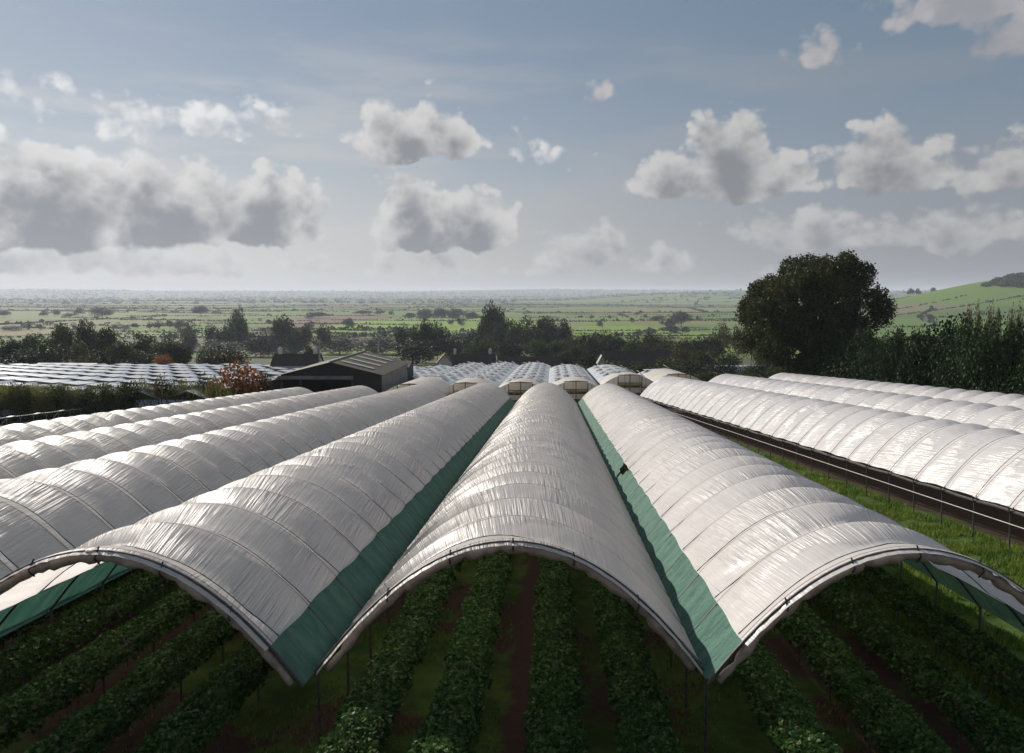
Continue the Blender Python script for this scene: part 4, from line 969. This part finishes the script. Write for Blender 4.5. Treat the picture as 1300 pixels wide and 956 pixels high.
# the big oak beside the glossy tunnels
def big_oak():
    d = 117; x = at(1032, d); z = gz1(x, d); w = 186 / F * d; top = ztop(320, d) - z
    root = empty('oak_tree', (x, d, z)); tag(root, 'huge dark domed tree with brownish left side behind the glossy tunnels', 'tree')
    rg = np.random.default_rng(77); n = 95000
    # measured outline of the crown: top and underside against the distance from the trunk
    px_ = [940, 952, 968, 985, 1000, 1020, 1045, 1070, 1090, 1102, 1110, 1118, 1126]
    tp_ = [404, 378, 359, 348, 336, 324, 319, 324, 335, 350, 368, 388, 420]
    bt_ = [425, 446, 452, 452, 465, 478, 480, 480, 478, 476, 472, 468, 450]
    Cs = []; Rs = []
    for i in range(330):
        pxx = rg.uniform(953, 1104); r_ = rg.uniform(0.8, 1.6); rp = r_ * F / d
        lo, hi = np.interp(pxx, px_, bt_) - rp * 0.6, np.interp(pxx, px_, tp_) + rp * 1.05
        if lo < hi: continue
        f = rg.random() ** 1.3; py = hi + (lo - hi) * f
        ext = w / 2 * math.sqrt(max(0.08, 1 - ((pxx - 1032) / 93) ** 2)) * (1 - 0.6 * max(0, 0.3 - f))
        a_ = rg.uniform(-1, 1); a_ = math.copysign(abs(a_) ** 0.6, a_)
        Cs.append(((pxx - 1032) / F * d, a_ * ext * 0.85, ztop(py, d) - z)); Rs.append(r_)
    Cs = np.array(Cs); Rs = np.array(Rs); k = rg.choice(len(Cs), n, p=Rs ** 2 / (Rs ** 2).sum())
    dr = rg.normal(size=(n, 3)); dr /= np.linalg.norm(dr, axis=1, keepdims=True); rad = np.where(rg.random(n) < 0.3, rg.random(n) ** 0.5, rg.uniform(0.8, 1.15, n))
    P_ = Cs[k] + dr * (Rs[k] * rad)[:, None]; P_ += rg.normal(size=P_.shape) * 0.15
    v, f = rand_quads(P_, 0.30, rg)
    link('crown', np_mesh('crown', v, f), M_LEAF_OAK, root)
    mb = trunk_mb(top * 0.85, 0.62, [tuple(c) for c in Cs[::5]], rg); mb.build('trunk', M_BARK, root)
big_oak()
# tall shelter trees along the right hand tunnels
TOPS = [(1040, 437), (1060, 424), (1080, 418), (1100, 414), (1120, 419), (1140, 421), (1155, 408), (1170, 414), (1188, 404), (1206, 396), (1225, 397), (1245, 400), (1262, 404), (1280, 407), (1300, 409), (1330, 408), (1365, 405)]
yy_ = 112.0; i = 0
GS = 'dark shelter trees along the glossy tunnels'
while yy_ > 52:
    x = 52.3 - 0.0628 * yy_ + random.uniform(-0.7, 0.7)
    px = 650 + F * x / yy_; tp = np.interp(px, [a for a, b in TOPS], [b for a, b in TOPS]) + random.uniform(-5, 7)
    h = ztop(tp, yy_) - gz1(x, yy_)
    tree('shelter_tree', x, yy_, random.uniform(5.2, 7.0), h, 'shelter' if i % 3 else 'shelter_round', M_LEAF_CONIFER, 'dark green shelter tree, %s from the oak along the dense row' % nth(i + 1), GS)
    yy_ -= 3.1; i += 1
for j in range(14):
    yy_ = 108 - j * 4.0; x = 48.9 - 0.0628 * yy_ + random.uniform(-.4, .4)
    tree('shelter_bush', x, yy_, random.uniform(4, 5.5), random.uniform(3.5, 5.2), 'bush', M_LEAF_CONIFER, '%s low dark bush from the oak at the foot of the shelter trees' % nth(j + 1), 'bushes at the foot of the shelter trees', cat='bush')
# poplars
for j, (px, tp, w_) in enumerate(((1231, 383, 13), (1241, 379, 13), (1256, 380, 15), (1268, 383, 12), (1283, 384, 12), (1294, 381, 13))):
    tree_px('poplar_tree', px, tp, w_, 165 + 3 * (j % 2), 'poplar', M_LEAF_POPLAR, '%s yellowish poplar from the left behind the shelter trees' % ('first', 'second', 'third', 'fourth', 'fifth', 'sixth')[j], 'poplars behind the shelter trees')
# red-brown tree and hedge beyond the bare frames
tree_px('autumn_tree', 300, 459, 62, 107, 'loose', M_LEAF_RED, 'rust-red autumn tree left of the barn', None, var=1)
tree_px('autumn_shrub', 335, 473, 28, 109, 'loose', M_LEAF_OLIVE, 'yellow-green shrub touching the rust-red tree', None, cat='shrub', var=2)
NUM = ['first', 'second', 'third', 'fourth', 'fifth', 'sixth', 'seventh', 'eighth', 'ninth', 'tenth', 'eleventh', 'twelfth', 'thirteenth', 'fourteenth', 'fifteenth', 'sixteenth']
rgh = np.random.default_rng(5)
for j in range(16):
    px = -6 + j * 18.5; d = 96 + 0.04 * px * 0.6; tp = 493 + rgh.uniform(-5, 5) + (6 if 75 < px < 105 else 0) - (9 if px > 150 else 0)
    tree_px('hedge_shrub', px, tp, rgh.uniform(24, 34), d + rgh.uniform(-1, 1), 'bush', (M_REED, M_LEAF_OLIVE, M_LEAF_GREEN, M_REED, M_LEAF_GREEN)[j % 5], '%s shrub from the left in the rough hedge before the glasshouse' % NUM[j], 'rough hedge before the glasshouse', cat='shrub')
n = 16000; px = np.where(rgh.random(n) < 0.6, rgh.uniform(-30, 78, n), rgh.uniform(-30, 290, n)); d = 99 + rgh.random(n) * 5; x = (px - 650) / F * d
blades('tall_grass', np.stack([x, d, gz(x, d) + 1.4], -1), 2.6, 0.16, M_REED, rgh, 'tall yellow-green grass along the rough hedge')
# low dark crop between the bare frames
n = 60000; y = rgh.uniform(55, 98, n); x = rgh.uniform(-82, -37.5, n) + 0.0545 * y
blades('dark_crop', np.stack([x, y, gz(x, y) - 0.02], -1), 0.9, 0.3, M_CROP, rgh, 'dark low crop under the bare tunnel frames')

# belt of trees behind the glasshouse and farm:   (px, top px, width px, distance, kind, material)
D_, G_, O_, FR = M_LEAF_DARK, M_LEAF_GREEN, M_LEAF_OLIVE, M_LEAF_OAK
def belt(rows, nm, where, group):
    rows = sorted(rows, key=lambda r: r[0]); ad = {D_.name: 'dark', G_.name: 'green', O_.name: 'olive', FR.name: 'brownish', M_LEAF_RED.name: 'rusty', M_LEAF_CONIFER.name: 'blackish'}
    for i, (px, tp, w_, d, kd, m) in enumerate(rows):
        if m is D_ and (i * 7) % 5 < 2: m = G_
        if kd == 'cone': kd = 'round'
        word = {'round': 'broad', 'loose': 'loose', 'bush': 'low', 'poplar': 'slender', 'cone': 'pointed', 'tiny': 'small'}[kd]
        tree_px(nm, px, tp, w_, d, kd, m, '%s %s tree, %s from the left %s' % (ad[m.name], word, nth(i + 1), where), group)
belt([(-8, 432, 46, 240, 'round', D_), (14, 430, 28, 236, 'round', D_), (38, 424, 40, 245, 'round', G_), (58, 438, 46, 232, 'bush', D_), (84, 411, 34, 262, 'round', G_), (108, 405, 26, 266, 'round', FR), (96, 434, 34, 238, 'round', O_), (108, 452, 30, 222, 'bush', O_),
      (133, 415, 32, 258, 'round', FR), (150, 432, 40, 240, 'round', D_), (70, 428, 30, 250, 'round', D_), (25, 446, 50, 226, 'bush', D_), (125, 444, 36, 232, 'round', D_), (175, 446, 44, 236, 'round', D_), (183, 424, 40, 250, 'round', G_), (212, 428, 38, 246, 'round', G_), (205, 452, 26, 222, 'bush', M_LEAF_RED), (228, 438, 30, 243, 'round', D_),
      (262, 446, 30, 232, 'bush', G_), (292, 446, 44, 226, 'bush', O_), (280, 444, 46, 230, 'bush', FR), (162, 462, 30, 214, 'bush', D_), (0, 456, 40, 218, 'bush', D_)], 'belt_tree', 'in the belt behind the glasshouse', 'tree belt behind the glasshouse')
belt([(238, 406, 24, 690, 'loose', O_), (270, 412, 22, 640, 'round', D_), (301, 392, 26, 600, 'cone', D_), (295, 414, 50, 590, 'round', D_), (330, 424, 40, 560, 'round', D_), (360, 401, 30, 560, 'round', D_), (374, 416, 22, 540, 'round', D_), (388, 413, 20, 590, 'round', FR), (408, 412, 24, 580, 'loose', FR), (345, 420, 30, 570, 'loose', G_),
      (240, 424, 20, 560, 'round', D_), (393, 439, 22, 330, 'loose', O_), (430, 428, 60, 640, 'bush', D_), (480, 428, 60, 640, 'bush', D_), (525, 429, 50, 640, 'bush', D_), (350, 432, 80, 600, 'bush', D_), (280, 434, 60, 560, 'bush', D_), (442, 404, 16, 1100, 'round', D_), (392, 409, 14, 1050, 'tiny', D_)], 'field_tree', 'around the fields left of the barn', 'trees around the fields behind the barn')
belt([(478, 439, 16, 560, 'round', D_), (512, 414, 30, 420, 'round', D_), (530, 413, 30, 400, 'round', D_), (540, 406, 22, 380, 'cone', D_), (555, 409, 32, 390, 'round', D_), (528, 432, 60, 360, 'bush', D_), (574, 426, 44, 370, 'round', D_), (600, 424, 44, 350, 'round', D_), (626, 384, 32, 470, 'round', FR), (618, 396, 26, 480, 'round', FR), (640, 402, 32, 440, 'round', D_), (612, 430, 50, 330, 'round', D_), (655, 408, 30, 430, 'round', FR), (668, 400, 26, 450, 'loose', FR), (685, 402, 28, 440, 'round', D_),
      (700, 404, 26, 430, 'round', D_), (714, 407, 24, 420, 'round', D_), (645, 434, 40, 320, 'round', D_), (680, 430, 40, 320, 'round', D_), (705, 432, 34, 330, 'round', D_)], 'wood_tree', 'in the dark wood behind the arched greenhouses', 'dark wood behind the arched greenhouses')
belt([(722, 428, 34, 330, 'round', O_), (744, 424, 40, 330, 'round', D_), (762, 420, 38, 350, 'round', D_), (730, 438, 36, 270, 'round', FR), (785, 426, 40, 340, 'round', D_), (806, 429, 36, 330, 'round', G_), (715, 446, 30, 240, 'round', FR), (748, 448, 30, 232, 'bush', D_), (826, 424, 34, 350, 'round', G_), (846, 428, 36, 340, 'round', O_), (868, 430, 34, 320, 'round', G_), (888, 430, 34, 320, 'round', D_), (905, 424, 32, 330, 'loose', FR), (918, 410, 30, 360, 'loose', O_), (938, 414, 26, 340, 'loose', O_),
      (955, 422, 30, 300, 'loose', O_), (975, 428, 34, 280, 'loose', FR), (865, 444, 36, 250, 'bush', O_), (895, 446, 40, 240, 'bush', FR), (925, 448, 36, 230, 'bush', D_), (850, 456, 40, 200, 'bush', G_), (820, 462, 40, 185, 'bush', G_), (880, 460, 44, 190, 'bush', D_), (915, 462, 50, 180, 'bush', D_), (980, 446, 40, 170, 'bush', FR), (960, 462, 44, 160, 'bush', D_), (1000, 458, 40, 150, 'bush', FR), (780, 460, 36, 205, 'bush', G_), (842, 468, 40, 165, 'bush', G_), (900, 472, 50, 150, 'bush', G_), (950, 473, 40, 140, 'bush', D_), (990, 468, 44, 135, 'bush', D_), (1015, 462, 40, 130, 'bush', D_)],
     'scrub_tree', 'in the scrub left of the oak', 'scrub and small trees left of the oak')
# isolated trees on the plain: base pixel gives the distance
PL = [(865, 396, 416, 30), (852, 405, 416, 14), (842, 408, 414, 10), (712 + 50, 408, 417, 9), (802, 403, 411, 7), (836, 401, 408, 20), (751, 399, 406, 6), (774, 400, 406, 5), (788, 397, 402, 8), (820, 399, 405, 8), (870, 415, 424, 14), (850, 414, 423, 24), (825, 417, 425, 18), (812, 418, 426, 12),
      (255, 388, 402, 20), (275, 394, 399, 14), (100, 391, 402, 14), (88, 397, 403, 16), (130, 390, 404, 26), (55, 394, 402, 14), (70, 392, 401, 12), (5, 394, 403, 16), (172, 410, 418, 12), (200, 406, 418, 14), (215, 406, 418, 12), (228, 406, 419, 16), (190, 408, 418, 10), (160, 412, 419, 14), (35, 411, 419, 14), (50, 411, 419, 12), (15, 413, 420, 26), (147, 412, 419, 12),
      (405, 396, 404, 26), (395, 396, 405, 14), (483, 392, 400, 14), (497, 394, 400, 8), (460, 394, 400, 24), (520, 397, 406, 16), (540, 392, 407, 22), (560, 391, 407, 24), (580, 392, 407, 26), (600, 396, 407, 18), (585, 404, 414, 10), (572, 406, 414, 8), (1155, 389, 399, 10), (1165, 388, 398, 9), (1185, 389, 398, 10)]
for i, (px, tp, bs, w_) in enumerate(sorted(PL)):
    x, d = plain(px, bs); w = w_ / F * d; h = (bs - tp) / F * d
    tree('plain_tree', x, d, w, h, 'round' if w_ > 15 else 'tiny', D_ if i % 3 else FR, 'hazy field tree, %s from the left across the open plain' % nth(i + 1), 'scattered trees out on the plain')
# far hedgerows, copses and the wooded hilltop: masses
def clumps(name, P_, size, rad, per, m, label, seed):
    rg = np.random.default_rng(seed); n = len(P_)
    c = np.repeat(P_, per, 0); s = np.repeat(rad, per)
    dr = rg.normal(size=(n * per, 3)); dr /= np.linalg.norm(dr, axis=1, keepdims=True); dr[:, 2] = np.abs(dr[:, 2])
    q = c + dr * s[:, None] * np.array([1, 1, 0.9]) * rg.uniform(0.6, 1.05, n * per)[:, None]
    v, f = rand_quads(q, np.repeat(size, per), rg); o = link(name, np_mesh(name, v, f), m); tag(o, label, None, kind='stuff')
rg = np.random.default_rng(9); Pt = []; Rd = []
for k in range(135):
    d = 800 * (8.5 ** rg.random()); u = rg.uniform(-0.8, 0.8); x = u * d
    if 600 < x < 1500 and 900 < d < 2000: continue
    ang = rg.choice([0.0, 0.05, -0.06, 0.12, -0.5, 1.4]) + rg.normal() * 0.05; L_ = rg.uniform(0.16, 0.5) * d; m_ = int(L_ / (3.6 + d * 0.0015))
    gap = rg.random() < 0.2
    for j in range(m_):
        if gap and rg.random() < 0.3: continue
        s = (j / max(m_, 1) - 0.5) * L_; xx, yy = x + math.cos(ang) * s, d + math.sin(ang) * s + rg.normal() * 2
        if yy < 700: continue
        Pt.append((xx, yy, gz1(xx, yy))); Rd.append(rg.uniform(1.5, 2.4) * (2.6 if rg.random() < 0.07 else 1) + d * 0.0004)
Pt = np.array(Pt); Rd = np.array(Rd)
clumps('far_hedgerows', Pt, Rd * 0.75, Rd, 16, M_LEAF_FAR, 'dark hedgerows and scattered bushes dividing the far fields', 3)
Pt = []; Rd = []
for k in range(7500):
    d = rg.uniform(3600, 11500); x = rg.uniform(-0.85, 0.85) * d
    if mnoise.noise(Vector((x / 900, d / 420, 1.0))) < -0.05 + (0.2 if d < 4500 else 0): continue
    Pt.append((x, d, gz1(x, d))); Rd.append(rg.uniform(5, 11) + d * 0.0006)
Pt = np.array(Pt); Rd = np.array(Rd); clumps('far_woods', Pt, Rd * 0.8, Rd * np.where(Pt[:, 1] > 7000, 1.0, 1.1), 10, M_LEAF_FAR, 'blue-hazed woods and tree lines below the horizon', 4)
Pt = []; Rd = []
for k in range(2400):
    x = rg.uniform(990, 1420); y = rg.uniform(1200, 1700)
    if x / y < 0.622 + 0.010 * math.sin(y / 37) + 0.00014 * abs(1520 - y) or gz1(x, y) < -6: continue
    Pt.append((x, y, gz1(x, y) + 1)); Rd.append(rg.uniform(5, 8.5))
clumps('hilltop_wood', np.array(Pt), np.array(Rd) * 0.45, np.array(Rd), 40, M_LEAF_OAK, 'dark wood capping the green hill behind the shelter trees', 6)
# hedges across the hill's slopes
Pt = []; Rd = []
for (xa, ya, xb, yb) in ((620, 1350, 1250, 1420), (700, 1250, 1300, 1120), (640, 1150, 820, 1500), (700, 1020, 1200, 980), (900, 1130, 930, 1400)):
    L_ = math.hypot(xb - xa, yb - ya); m_ = int(L_ / 5)
    for j in range(m_):
        f = j / m_; x = xa + (xb - xa) * f + rg.normal() * 1.5; y = ya + (yb - ya) * f + 25 * math.sin(f * 5); Pt.append((x, y, gz1(x, y))); Rd.append(rg.uniform(2.0, 3.6) * (1.9 if rg.random() < 0.08 else 1))
clumps('hill_hedgerows', np.array(Pt), np.array(Rd) * 0.6, np.array(Rd), 18, M_LEAF_FAR, 'dark hedgerows crossing the green hill slopes', 7)
# tiny bright roofs on the horizon
